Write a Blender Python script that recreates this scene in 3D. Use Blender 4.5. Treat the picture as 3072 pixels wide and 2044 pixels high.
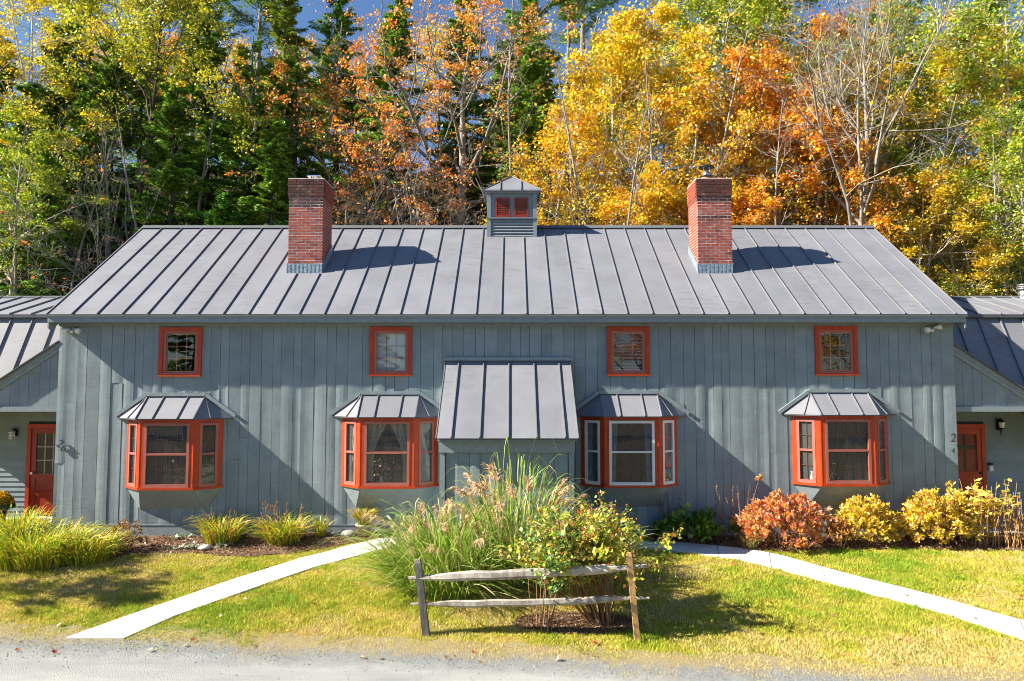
import bpy, math, random
import numpy as np
from mathutils import Vector, Matrix

# ------------------------------------------------------------------ clear
for o in list(bpy.data.objects):
    bpy.data.objects.remove(o, do_unlink=True)
SC = bpy.context.scene
COL = SC.collection
R = math.radians

# ------------------------------------------------------------------ camera, sky, sun, exposure
cam_d = bpy.data.cameras.new('camera')
cam_d.sensor_fit = 'HORIZONTAL'
cam_d.sensor_width = 36.0
cam_d.lens = 24.0
cam_d.clip_end = 2000.0
cam = bpy.data.objects.new('camera', cam_d)
COL.objects.link(cam)
cam.location = (0.0, -14.85, 3.36)
cam.rotation_euler = (R(90 + 3.43), 0, 0)
SC.camera = cam

SUN_DIR = Vector((6.1, 1.0, -4.25)).normalized()      # the way the light travels
SUN_EL = math.asin(-SUN_DIR.z)
world = bpy.data.worlds.new('World')
SC.world = world
world.use_nodes = True
wn = world.node_tree
wn.nodes.clear()
w_out = wn.nodes.new('ShaderNodeOutputWorld')
w_bg = wn.nodes.new('ShaderNodeBackground')
w_sky = wn.nodes.new('ShaderNodeTexSky')
w_sky.sky_type = 'NISHITA'
w_sky.sun_disc = False
w_sky.sun_elevation = SUN_EL
w_sky.sun_rotation = math.atan2(-SUN_DIR.x, -SUN_DIR.y)
w_sky.altitude = 300
w_sky.air_density = 1.0
w_sky.dust_density = 0.0
w_sky.ozone_density = 6.0
w_bg.inputs['Strength'].default_value = 0.054
wn.links.new(w_sky.outputs[0], w_bg.inputs['Color'])
wn.links.new(w_bg.outputs[0], w_out.inputs['Surface'])

sun_d = bpy.data.lights.new('sun', 'SUN')
sun_d.energy = 5.0
sun_d.angle = R(0.5)
sun_d.color = (1.0, 0.90, 0.75)
sun = bpy.data.objects.new('sun', sun_d)
COL.objects.link(sun)
sun.location = (-40, -10, 40)
sun.rotation_euler = SUN_DIR.to_track_quat('-Z', 'Y').to_euler()

SC.view_settings.view_transform = 'Standard'
SC.view_settings.look = 'None'
SC.view_settings.exposure = 1.68
SC.view_settings.gamma = 1.0
SC.view_settings.use_curve_mapping = False
SC.render.engine = 'CYCLES'
SC.cycles.max_bounces = 7
SC.cycles.diffuse_bounces = 3
SC.cycles.glossy_bounces = 3
SC.cycles.transmission_bounces = 4
SC.cycles.transparent_max_bounces = 12
SC.cycles.use_denoising = True
SC.cycles.filter_width = 1.05
SC.cycles.caustics_reflective = False
SC.cycles.caustics_refractive = False

rnd = random.Random(7)
RNG = np.random.default_rng(11)

# ================================================================== helpers
def tag(o, label=None, cat=None, group=None, kind=None):
    if label: o['label'] = label
    if cat: o['category'] = cat
    if group: o['group'] = group
    if kind: o['kind'] = kind
    return o

def empty(name, loc=(0, 0, 0), rz=0.0, parent=None):
    o = bpy.data.objects.new(name, None)
    COL.objects.link(o)
    o.location = loc
    o.rotation_euler = (0, 0, rz)
    o.empty_display_size = 0.2
    o.parent = parent
    return o

def link(name, me, mat=None, parent=None, loc=None):
    o = bpy.data.objects.new(name, me)
    COL.objects.link(o)
    if mat is not None and len(me.materials) == 0:
        me.materials.append(mat)
    if loc is not None: o.location = loc
    o.parent = parent
    return o

def np_mesh(name, V, F, mat=None, cols=None, smooth=False):
    """V (n,3); F list of int arrays, each (m,3) or (m,4); cols (n,3) point colours."""
    V = np.asarray(V, dtype=np.float32)
    if not isinstance(F, list): F = [F]
    F = [np.asarray(f, dtype=np.int32) for f in F if len(f)]
    me = bpy.data.meshes.new(name)
    nl = sum(f.size for f in F); npoly = sum(f.shape[0] for f in F)
    me.vertices.add(len(V)); me.vertices.foreach_set('co', V.ravel())
    me.loops.add(nl); me.polygons.add(npoly)
    me.loops.foreach_set('vertex_index', np.concatenate([f.ravel() for f in F]))
    tot = np.concatenate([np.full(f.shape[0], f.shape[1], np.int32) for f in F])
    start = np.concatenate([[0], np.cumsum(tot)[:-1]]).astype(np.int32)
    me.polygons.foreach_set('loop_start', start)
    try: me.polygons.foreach_set('loop_total', tot)
    except Exception: pass
    me.update(calc_edges=True)
    if cols is not None:
        a = me.color_attributes.new('Col', 'FLOAT_COLOR', 'POINT')
        c4 = np.ones((len(V), 4), np.float32); c4[:, :3] = cols
        a.data.foreach_set('color', c4.ravel())
    if smooth:
        me.polygons.foreach_set('use_smooth', np.ones(npoly, bool))
    if mat is not None: me.materials.append(mat)
    return me

class MB:
    def __init__(self, M=None):
        self.v = []; self.f = []; self.M = M
    def add(self, vs, fs):
        n = len(self.v)
        if self.M is not None: vs = [self.M @ Vector(p) for p in vs]
        self.v += [tuple(p) for p in vs]
        self.f += [tuple(i + n for i in q) for q in fs]
        return self
    def box(self, x0, x1, y0, y1, z0, z1):
        vs = [(x0,y0,z0),(x1,y0,z0),(x1,y1,z0),(x0,y1,z0),(x0,y0,z1),(x1,y0,z1),(x1,y1,z1),(x0,y1,z1)]
        return self.add(vs, [(0,3,2,1),(4,5,6,7),(0,1,5,4),(1,2,6,5),(2,3,7,6),(3,0,4,7)])
    def bar(self, a, b, w, h, up=(0,0,1)):
        """a beam from a to b: width w (sideways), height h (along up)"""
        a = Vector(a); b = Vector(b); d = (b - a).normalized(); u = Vector(up)
        s = d.cross(u)
        if s.length < 1e-5: s = d.cross(Vector((0,1,0)))
        s.normalize(); u = s.cross(d).normalized()
        vs = []
        for p in (a, b):
            for i, j in ((-1,-1),(1,-1),(1,1),(-1,1)):
                vs.append(p + s*(i*w/2) + u*(j*h/2))
        return self.add(vs, [(3,2,1,0),(4,5,6,7),(0,1,5,4),(1,2,6,5),(2,3,7,6),(3,0,4,7)])
    def prism(self, poly, d):
        """poly: list of 3D points; extruded by vector d"""
        n = len(poly); d = Vector(d)
        vs = [Vector(p) for p in poly] + [Vector(p) + d for p in poly]
        fs = [tuple(range(n-1,-1,-1)), tuple(range(n, 2*n))]
        for i in range(n):
            j = (i+1) % n
            fs.append((i, j, n+j, n+i))
        return self.add(vs, fs)
    def tube(self, pts, rad, n=8, cap=True):
        pts = [Vector(p) for p in pts]
        if not hasattr(rad, '__len__'): rad = [rad]*len(pts)
        vs = []; fs = []
        for k, p in enumerate(pts):
            d = (pts[min(k+1, len(pts)-1)] - pts[max(k-1, 0)]).normalized()
            s = d.cross(Vector((0,0,1)))
            if s.length < 1e-3: s = Vector((1,0,0))
            s.normalize(); t = d.cross(s)
            for i in range(n):
                a = 2*math.pi*i/n
                vs.append(p + (s*math.cos(a) + t*math.sin(a))*rad[k])
        for k in range(len(pts)-1):
            for i in range(n):
                j = (i+1) % n
                fs.append((k*n+i, k*n+j, (k+1)*n+j, (k+1)*n+i))
        if cap:
            fs.append(tuple(range(n-1,-1,-1)))
            fs.append(tuple(range((len(pts)-1)*n, len(pts)*n)))
        return self.add(vs, fs)
    def mesh(self, name, mat=None, smooth=False, bevel=0):
        me = bpy.data.meshes.new(name)
        me.from_pydata(self.v, [], self.f)
        me.update()
        if smooth:
            me.polygons.foreach_set('use_smooth', np.ones(len(me.polygons), bool))
        if mat is not None: me.materials.append(mat)
        return me
    def build(self, name, mat, parent=None, smooth=False, loc=None, bevel=0.0):
        o = link(name, self.mesh(name, mat, smooth), None, parent, loc)
        if bevel > 0:
            m = o.modifiers.new('bevel', 'BEVEL'); m.width = bevel; m.segments = 1; m.limit_method = 'ANGLE'
        return o

def copy_tree(o, parent=None):
    c = o.copy(); COL.objects.link(c); c.parent = parent
    for ch in list(o.children): copy_tree(ch, c)
    return c

def clamp(x, a, b): return max(a, min(b, x))

# ------------------------------------------------------------------ materials
class NT:
    def __init__(self, name):
        self.m = bpy.data.materials.new(name); self.m.use_nodes = True
        self.t = self.m.node_tree; self.t.nodes.clear()
        self.out = self.t.nodes.new('ShaderNodeOutputMaterial')
    def n(self, typ, **kw):
        nd = self.t.nodes.new('ShaderNode' + typ)
        for k, v in kw.items(): setattr(nd, k, v)
        return nd
    def l(self, a, b): self.t.links.new(a, b)
    def coord(self, kind='Object'): return self.n('TexCoord').outputs[kind]
    def geo(self): return self.n('NewGeometry').outputs['Position']
    def mapping(self, src, scale=(1,1,1), loc=(0,0,0)):
        m = self.n('Mapping'); m.inputs['Scale'].default_value = scale; m.inputs['Location'].default_value = loc
        self.l(src, m.inputs['Vector']); return m.outputs[0]
    def noise(self, vec, scale, detail=4, rough=0.55):
        t = self.n('TexNoise'); t.inputs['Scale'].default_value = scale
        t.inputs['Detail'].default_value = detail; t.inputs['Roughness'].default_value = rough
        self.l(vec, t.inputs['Vector']); return t.outputs['Fac']
    def voronoi(self, vec, scale, out='Distance'):
        t = self.n('TexVoronoi'); t.inputs['Scale'].default_value = scale
        self.l(vec, t.inputs['Vector']); return t.outputs[out]
    def ramp(self, fac, stops, interp='LINEAR'):
        r = self.n('ValToRGB'); r.color_ramp.interpolation = interp
        els = r.color_ramp.elements
        while len(els) < len(stops): els.new(0.5)
        for e, (p, c) in zip(els, stops):
            e.position = p; e.color = (*c, 1) if len(c) == 3 else c
        self.l(fac, r.inputs['Fac']); return r.outputs['Color']
    def math(self, op, a, b=None):
        m = self.n('Math', operation=op)
        for i, x in enumerate((a, b)):
            if x is None: continue
            if hasattr(x, 'links'): self.l(x, m.inputs[i])
            else: m.inputs[i].default_value = x
        return m.outputs[0]
    def mix(self, fac, a, b, blend='MIX'):
        m = self.n('MixRGB', blend_type=blend)
        for i, x in enumerate((fac, a, b)):
            if hasattr(x, 'links'): self.l(x, m.inputs[i])
            elif i == 0: m.inputs[0].default_value = x
            else: m.inputs[i].default_value = (*x, 1)
        return m.outputs[0]
    def bump(self, h, strength=0.3, dist=0.01, normal=None):
        b = self.n('Bump'); b.inputs['Strength'].default_value = strength; b.inputs['Distance'].default_value = dist
        self.l(h, b.inputs['Height'])
        if normal is not None: self.l(normal, b.inputs['Normal'])
        return b.outputs[0]
    def pbr(self, color, rough=0.6, metal=0.0, spec=0.4, normal=None):
        p = self.n('BsdfPrincipled')
        if hasattr(color, 'links'): self.l(color, p.inputs['Base Color'])
        else: p.inputs['Base Color'].default_value = (*color, 1)
        if hasattr(rough, 'links'): self.l(rough, p.inputs['Roughness'])
        else: p.inputs['Roughness'].default_value = rough
        p.inputs['Metallic'].default_value = metal
        p.inputs['Specular IOR Level'].default_value = spec
        if normal is not None: self.l(normal, p.inputs['Normal'])
        self.l(p.outputs[0], self.out.inputs['Surface'])
        return p
    def rand(self): return self.n('ObjectInfo').outputs['Random']

MAT = {}
def simple(name, c, rough=0.6, metal=0.0, spec=0.4, nscale=None, namt=0.15, bump=0.0, rvar=0.0):
    t = NT(name); col = c
    if nscale:
        f = t.noise(t.geo(), nscale, 5)
        lo = tuple(max(0, x*(1-namt)) for x in c); hi = tuple(min(1, x*(1+namt)) for x in c)
        col = t.ramp(f, [(0.3, lo), (0.7, hi)])
        nb = t.bump(f, bump, 0.01) if bump else None
    else: nb = None
    if rvar:
        f2 = t.ramp(t.rand(), [(0, (1-rvar,)*3), (1, (1+rvar,)*3)])
        col = t.mix(1.0, col, f2, 'MULTIPLY')
    t.pbr(col, rough, metal, spec, nb); MAT[name] = t.m
    return t.m

def siding(name, base, rough_amt=1.0, axis='z'):
    t = NT(name)
    pos = t.geo()
    # rough-sawn saw marks running across the board, plus knots and paint mottling
    sc = (3.0, 3.0, 110.0) if axis == 'z' else (110.0, 3.0, 3.0)
    saw = t.noise(t.mapping(pos, sc), 1.0, 3, 0.6)
    blot = t.noise(pos, 2.2, 5, 0.6)
    fine = t.noise(pos, 60.0, 3, 0.6)
    mid = t.noise(t.mapping(pos, (5, 5, 30)), 1.0, 4, 0.65)
    big = t.noise(t.mapping(pos, (1.0, 1.0, 0.25)), 3.0, 3)
    knots = t.voronoi(t.mapping(pos, (5.5, 5.5, 1.9)), 1.0)
    kn = t.ramp(knots, [(0.02, (0, 0, 0)), (0.07, (1, 1, 1))])
    c1 = t.ramp(blot, [(0.3, tuple(x*0.86 for x in base)), (0.7, tuple(x*1.12 for x in base))])
    c2 = t.mix(1.0, c1, t.ramp(t.rand(), [(0, (0.91, 0.92, 0.93)), (1, (1.08, 1.08, 1.07))]), 'MULTIPLY')
    c3 = t.mix(0.35, c2, t.ramp(saw, [(0.35, (0.75, 0.75, 0.75)), (0.65, (1.1, 1.1, 1.1))]), 'MULTIPLY')
    h = t.math('ADD', t.math('MULTIPLY', saw, 0.5), t.math('MULTIPLY', fine, 0.35))
    h = t.math('ADD', h, t.math('MULTIPLY', big, 1.8))
    h = t.math('ADD', h, t.math('MULTIPLY', mid, 0.9))
    h = t.math('ADD', h, t.math('MULTIPLY', kn, 0.25))
    nb = t.bump(h, 0.55*rough_amt, 0.006)
    t.pbr(c3, 0.75, 0, 0.25, nb); MAT[name] = t.m
    return t.m

SIDE = (0.222, 0.276, 0.302)
siding('siding', SIDE)
siding('siding_smooth', SIDE, 0.25)
simple('trim_grey', (0.215, 0.262, 0.285), 0.55, nscale=9, namt=0.12, bump=0.15)
simple('casing_red', (0.42, 0.042, 0.005), 0.42, nscale=6, namt=0.16, bump=0.05)
simple('sash_rose', (0.36, 0.115, 0.09), 0.45, nscale=6, namt=0.08)
simple('sash_white', (0.72, 0.73, 0.74), 0.4, nscale=6, namt=0.05)
simple('door_red', (0.30, 0.034, 0.014), 0.35, nscale=4, namt=0.10)
simple('muntin_cream', (0.62, 0.58, 0.48), 0.5)
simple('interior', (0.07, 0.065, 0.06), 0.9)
simple('muntin_dim', (0.16, 0.065, 0.055), 0.6)  # sash rose darkened: the dimness behind the glass is put into the colour
simple('curtain', (0.42, 0.41, 0.34), 0.9, nscale=14, namt=0.12)
simple('curtain_blue', (0.30, 0.34, 0.45), 0.9, nscale=14, namt=0.12)
simple('blind', (0.55, 0.58, 0.60), 0.7)
simple('mortar', (0.72, 0.66, 0.60), 0.9, nscale=30, namt=0.25, bump=0.3)
simple('lead', (0.34, 0.42, 0.47), 0.45, 0.6, 0.5, nscale=25, namt=0.45, bump=0.6)
simple('galv', (0.55, 0.58, 0.60), 0.30, 0.9, 0.5, nscale=20, namt=0.15)
simple('black_metal', (0.02, 0.02, 0.025), 0.4, 0.3)
simple('dark_num', (0.035, 0.04, 0.05), 0.5)
simple('lamp_glass', (0.75, 0.72, 0.62), 0.2, 0, 0.6)
simple('white_plastic', (0.75, 0.76, 0.76), 0.35)
simple('clay', (0.45, 0.17, 0.08), 0.7, nscale=15)
simple('stone', (0.34, 0.33, 0.31), 0.85, nscale=12, namt=0.35, bump=0.4, rvar=0.2)
simple('slab_stone', (0.40, 0.39, 0.36), 0.85, nscale=10, namt=0.2, bump=0.3)
simple('basket', (0.42, 0.33, 0.24), 0.7, nscale=40, namt=0.3, bump=0.5)
simple('pot_dark', (0.06, 0.045, 0.04), 0.6)
simple('post_tan', (0.44, 0.26, 0.11), 0.7, nscale=14, namt=0.2, bump=0.2)

def mk_brick(name, stops):
    t = NT(name)
    c = t.ramp(t.rand(), stops)
    f = t.noise(t.geo(), 35, 5, 0.65)
    c = t.mix(0.55, c, t.ramp(f, [(0.3, (0.55, 0.55, 0.55)), (0.7, (1.25, 1.25, 1.25))]), 'MULTIPLY')
    g = t.noise(t.geo(), 4.0, 4, 0.6)
    c = t.mix(t.ramp(g, [(0.58, (0, 0, 0)), (0.75, (0.35, 0.35, 0.35))]), c, (0.5, 0.42, 0.38))
    t.pbr(c, 0.85, 0, 0.25, t.bump(f, 0.5, 0.006)); MAT[name] = t.m
mk_brick('brick', [(0, (0.20, 0.050, 0.036)), (0.35, (0.34, 0.080, 0.050)), (0.7, (0.41, 0.110, 0.068)), (1, (0.30, 0.080, 0.065))])
mk_brick('brick_sooty', [(0, (0.07, 0.035, 0.032)), (0.5, (0.11, 0.045, 0.038)), (1, (0.15, 0.055, 0.045))])

def mk_roof(name, base, rough=0.58):
    t = NT(name)
    pos = t.geo()
    a = t.noise(pos, 1.3, 4, 0.6); b = t.noise(t.mapping(pos, (14, 2, 2)), 1.0, 5, 0.7)
    c = t.ramp(a, [(0.3, tuple(x*0.90 for x in base)), (0.7, tuple(x*1.10 for x in base))])
    c = t.mix(1.0, c, t.ramp(t.rand(), [(0, (0.94, 0.94, 0.95)), (1, (1.06, 1.06, 1.05))]), 'MULTIPLY')
    # scuffs: pale-brown smears here and there
    sm = t.noise(t.mapping(pos, (3.5, 3.5, 22)), 1.0, 5, 0.7)
    msk = t.math('MULTIPLY', t.ramp(t.noise(pos, 0.55, 3), [(0.50, (0, 0, 0)), (0.62, (1, 1, 1))]), t.ramp(sm, [(0.50, (0, 0, 0)), (0.64, (0.55, 0.55, 0.55))]))
    c = t.mix(msk, c, (0.13, 0.12, 0.12))
    r = t.math('ADD', t.math('MULTIPLY', b, 0.12), rough - 0.06)
    t.pbr(c, r, 0.0, 0.22, t.bump(a, 0.10, 0.02)); MAT[name] = t.m
mk_roof('roof_metal', (0.184, 0.194, 0.222))
mk_roof('seam_metal', (0.17, 0.175, 0.19))
mk_roof('edge_metal', (0.11, 0.12, 0.13), 0.45)

def mk_glass():
    t = NT('glass')
    tr = t.n('BsdfTransparent'); tr.inputs[0].default_value = (0.86, 0.89, 0.88, 1)
    gl = t.n('BsdfGlossy'); gl.inputs['Roughness'].default_value = 0.0
    gl.inputs['Color'].default_value = (1, 1, 1, 1)
    lw = t.n('LayerWeight'); lw.inputs['Blend'].default_value = 0.5
    f5 = t.math('POWER', lw.outputs['Facing'], 4.0)
    fr = t.math('ADD', t.math('MULTIPLY', f5, 0.90), 0.080)       # double glazing: about 9 % straight on
    nb = t.bump(t.noise(t.geo(), 1.6, 2), 0.05, 0.02)
    t.l(nb, gl.inputs['Normal'])
    mx = t.n('MixShader'); t.l(fr, mx.inputs[0]); t.l(tr.outputs[0], mx.inputs[1]); t.l(gl.outputs[0], mx.inputs[2])
    t.l(mx.outputs[0], t.out.inputs['Surface']); MAT['glass'] = t.m
mk_glass()
def mk_screen():
    t = NT('insect_mesh')
    tr = t.n('BsdfTransparent'); df = t.n('BsdfDiffuse'); df.inputs[0].default_value = (0.30, 0.31, 0.32, 1)
    mx = t.n('MixShader'); mx.inputs[0].default_value = 0.30
    t.l(tr.outputs[0], mx.inputs[1]); t.l(df.outputs[0], mx.inputs[2]); t.l(mx.outputs[0], t.out.inputs['Surface'])
    MAT['insect_mesh'] = t.m
mk_screen()

def mk_leaf(name, transl=0.4, rough=0.5, gloss=0.06):
    t = NT(name)
    at = t.n('Attribute', attribute_name='Col')
    df = t.n('BsdfDiffuse'); t.l(at.outputs['Color'], df.inputs[0])
    tl = t.n('BsdfTranslucent'); t.l(at.outputs['Color'], tl.inputs[0])
    m1 = t.n('MixShader'); m1.inputs[0].default_value = transl
    t.l(df.outputs[0], m1.inputs[1]); t.l(tl.outputs[0], m1.inputs[2])
    gl = t.n('BsdfGlossy'); gl.inputs['Roughness'].default_value = rough
    m2 = t.n('MixShader'); m2.inputs[0].default_value = gloss
    t.l(m1.outputs[0], m2.inputs[1]); t.l(gl.outputs[0], m2.inputs[2])
    t.l(m2.outputs[0], t.out.inputs['Surface']); MAT[name] = t.m
mk_leaf('leaf', 0.42); mk_leaf('needle', 0.25, 0.5, 0.04); mk_leaf('blade', 0.35, 0.45, 0.05); mk_leaf('turf', 0.30, 0.6, 0.015); mk_leaf('plume', 0.45, 0.6, 0.03)

def mk_bark(name, a, b, scale=6):
    t = NT(name)
    p = t.mapping(t.coord(), (1, 1, 0.35))
    f = t.noise(p, scale, 6, 0.7); g = t.noise(t.coord(), 1.2, 3)
    c = t.ramp(f, [(0.35, a), (0.65, b)])
    c = t.mix(t.ramp(g, [(0.45, (0, 0, 0)), (0.7, (0.5, 0.5, 0.5))]), c, tuple(x*1.4 for x in b))
    t.pbr(c, 0.9, 0, 0.2, t.bump(f, 0.6, 0.02)); MAT[name] = t.m
mk_bark('bark_grey', (0.10, 0.09, 0.08), (0.30, 0.28, 0.25))
mk_bark('bark_dark', (0.035, 0.03, 0.026), (0.11, 0.10, 0.085))
mk_bark('bark_pale', (0.30, 0.27, 0.22), (0.52, 0.48, 0.41))
mk_bark('bark_mid', (0.14, 0.125, 0.10), (0.36, 0.33, 0.28))
mk_bark('bark_birch', (0.25, 0.23, 0.20), (0.62, 0.60, 0.56), 4)
mk_bark('rail_wood', (0.16, 0.14, 0.12), (0.42, 0.39, 0.34), 9)
mk_bark('post_grey', (0.07, 0.065, 0.06), (0.19, 0.175, 0.155), 10)
mk_bark('stem_brown', (0.16, 0.08, 0.04), (0.30, 0.18, 0.09))

def mk_ground():
    t = NT('forest_floor')
    p = t.geo()
    a = t.noise(p, 0.5, 5); b = t.noise(p, 9, 5, 0.7); v = t.voronoi(p, 6.5, 'Color')
    c = t.ramp(b, [(0.3, (0.02, 0.014, 0.008)), (0.52, (0.07, 0.042, 0.016)), (0.72, (0.20, 0.11, 0.03))])
    c = t.mix(t.ramp(a, [(0.45, (0, 0, 0)), (0.65, (0.5, 0.5, 0.5))]), c, (0.05, 0.06, 0.02))
    c = t.mix(0.25, c, v, 'OVERLAY')
    t.pbr(c, 0.95, 0, 0.1, t.bump(b, 0.8, 0.06)); MAT['forest_floor'] = t.m
    t = NT('lawn_soil')
    p = t.geo()
    a = t.noise(p, 1.1, 5, 0.6); b = t.noise(p, 40, 4, 0.7)
    c = t.ramp(a, [(0.32, (0.13, 0.17, 0.015)), (0.5, (0.26, 0.22, 0.03)), (0.68, (0.40, 0.28, 0.08))])
    c = t.mix(0.5, c, t.ramp(b, [(0.3, (0.45, 0.45, 0.45)), (0.7, (1.3, 1.3, 1.3))]), 'MULTIPLY')
    t.pbr(c, 0.95, 0, 0.1, t.bump(b, 0.7, 0.02)); MAT['lawn_soil'] = t.m
    t = NT('gravel')
    p = t.geo()
    a = t.noise(t.mapping(p, (0.35, 1.6, 1)), 1.4, 5, 0.6); b = t.noise(p, 70, 5, 0.75); v = t.voronoi(p, 55)
    c = t.ramp(a, [(0.35, (0.24, 0.255, 0.255)), (0.65, (0.34, 0.35, 0.335))])
    c = t.mix(0.6, c, t.ramp(b, [(0.3, (0.72, 0.72, 0.74)), (0.7, (1.18, 1.18, 1.16))]), 'MULTIPLY')
    ed = t.n('Attribute', attribute_name='Col').outputs['Fac']
    mid = t.noise(p, 5.0, 5, 0.7)
    e2 = t.math('ADD', ed, t.math('MULTIPLY', t.math('SUBTRACT', mid, 0.5), 0.55))
    # coarse bluish stone along the verge, then soil and dead grass
    vc = t.ramp(t.voronoi(p, 42), [(0.1, (1.25, 1.25, 1.25)), (0.6, (0.6, 0.6, 0.62))])
    st = t.mix(0.7, t.ramp(b, [(0.3, (0.15, 0.165, 0.17)), (0.7, (0.33, 0.345, 0.34))]), vc, 'MULTIPLY')
    c = t.mix(t.ramp(e2, [(0.55, (1, 1, 1)), (0.85, (0, 0, 0))]), c, st)
    so = t.ramp(b, [(0.3, (0.12, 0.10, 0.06)), (0.5, (0.26, 0.22, 0.12)), (0.7, (0.40, 0.34, 0.20))])
    c = t.mix(t.ramp(e2, [(0.24, (1, 1, 1)), (0.50, (0, 0, 0))]), c, so)
    t.pbr(c, 0.92, 0, 0.2, t.bump(t.math('ADD', b, v), 0.6, 0.015)); MAT['gravel'] = t.m
    t = NT('mulch')
    p = t.geo()
    b = t.noise(t.mapping(p, (1, 2.5, 1)), 38, 5, 0.75); a = t.noise(p, 2.5, 4)
    c = t.ramp(b, [(0.3, (0.05, 0.028, 0.018)), (0.5, (0.15, 0.085, 0.05)), (0.72, (0.36, 0.24, 0.16))])
    c = t.mix(t.ramp(a, [(0.4, (0, 0, 0)), (0.7, (0.45, 0.45, 0.45))]), c, (0.30, 0.21, 0.15))
    t.pbr(c, 0.95, 0, 0.1, t.bump(b, 0.9, 0.03)); MAT['mulch'] = t.m
    t = NT('concrete')
    p = t.geo()
    a = t.noise(p, 1.8, 5, 0.6); b = t.noise(p, 90, 3, 0.6)
    c = t.ramp(a, [(0.3, (0.52, 0.52, 0.51)), (0.7, (0.62, 0.62, 0.60))])
    c = t.mix(0.25, c, t.ramp(b, [(0.3, (0.8, 0.8, 0.8)), (0.7, (1.1, 1.1, 1.1))]), 'MULTIPLY')
    t.pbr(c, 0.85, 0, 0.3, t.bump(b, 0.25, 0.004)); MAT['concrete'] = t.m
mk_ground()

# ================================================================== the lie of the land
def G(x, y):
    yy = -np.asarray(y, float)
    z = np.interp(yy, [-2, 0, 1, 5, 6.5, 12], [0.08, 0.06, 0.0, -0.38, -0.42, -0.45])
    x = np.asarray(x, float)
    z = z + 0.10*np.exp(-((x + 2.6)/2.2)**2)*np.clip(1.2 - yy, 0, 1)
    return z + 0.018*np.sin(1.7*x + 0.6*yy)*np.clip((yy-0.8)/2, 0, 1)*np.clip((5 - yy)/1.5, 0, 1)
def T(x, y):
    y = np.asarray(y, float); x = np.asarray(x, float)
    h = np.interp(y, [7.5, 9, 30, 45, 70, 130], [0.06, 0.6, 13.8, 22, 27, 30])
    h = h + 0.35*np.sin(0.33*x + 0.2*y)*np.clip((y - 9)/6, 0, 1)
    return np.where(y < 7.5, G(x, y), h)

def grid_mesh(name, xs, ys, zf, mat, lift=0.0):
    X, Y = np.meshgrid(xs, ys)
    Z = zf(X, Y) + lift
    V = np.stack([X.ravel(), Y.ravel(), Z.ravel()], 1)
    nx = len(xs); ny = len(ys)
    i = np.arange(nx*ny).reshape(ny, nx)
    F = np.stack([i[:-1, :-1].ravel(), i[:-1, 1:].ravel(), i[1:, 1:].ravel(), i[1:, :-1].ravel()], 1)
    return np_mesh(name, V, F, mat, smooth=True)

xs = np.concatenate([np.arange(-160, -30, 10), np.arange(-30, 30.1, 1.0), np.arange(40, 161, 10)])
ys = np.concatenate([np.arange(-140, -12, 8), np.arange(-12, 50, 0.6), np.arange(52, 200, 6)])
tag(link('ground', grid_mesh('ground', xs, ys, T, MAT['forest_floor'], -0.02)), kind='structure')

def road_edge(x):
    x = np.asarray(x, float)
    e = np.interp(x, [-40, -9, -5.5, -3.5, 0, 3, 6.5, 40], [-4.6, -4.68, -4.80, -5.0, -5.32, -5.68, -6.18, -6.9])
    return e + 0.03*np.sin(2.3*x) + 0.025*np.sin(7.3*x + 1) + 0.03*np.sin(17*x) + 0.025*np.sin(41*x + 2)
# lawn sheet (between house and road) and gravel road sheet
def strip(name, xs, y0f, y1f, n, mat, lift):
    V = []; 
    for t in np.linspace(0, 1, n):
        y = y0f(xs)*(1-t) + y1f(xs)*t
        V.append(np.stack([xs, y, G(xs, y) + lift], 1))
    V = np.concatenate(V); nx = len(xs)
    i = np.arange(nx*n).reshape(n, nx)
    F = np.stack([i[:-1, :-1].ravel(), i[:-1, 1:].ravel(), i[1:, 1:].ravel(), i[1:, :-1].ravel()], 1)
    return np_mesh(name, V, F, mat, smooth=True)
xs = np.arange(-30, 30.01, 0.12)
tag(link('lawn', strip('lawn', xs, lambda x: road_edge(x) - 0.5, lambda x: 0*x + 3.0, 36, MAT['lawn_soil'], -0.006)), kind='structure')
def road_mesh():
    # the sheet runs on under the verge; a point attribute says how far each spot lies from the verge (gravel gives way to soil)
    n = 46; tt = np.concatenate([np.linspace(0, 0.72, 14, endpoint=False), np.linspace(0.72, 1, n - 14)])
    V = []; C = []
    for t in tt:
        y = -11.0*(1-t) + (road_edge(xs) + 0.45)*t
        V.append(np.stack([xs, y, G(xs, y) + 0.004], 1)); C.append(np.repeat(np.clip((road_edge(xs) + 0.45 - y)/1.2, 0, 1)[:, None], 3, 1))
    V = np.concatenate(V); C = np.concatenate(C); nx = len(xs)
    i = np.arange(nx*n).reshape(n, nx)
    F = np.stack([i[:-1, :-1].ravel(), i[:-1, 1:].ravel(), i[1:, 1:].ravel(), i[1:, :-1].ravel()], 1)
    return np_mesh('road', V, F, MAT['gravel'], C, smooth=True)
tag(link('road', road_mesh()), kind='structure')

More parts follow.
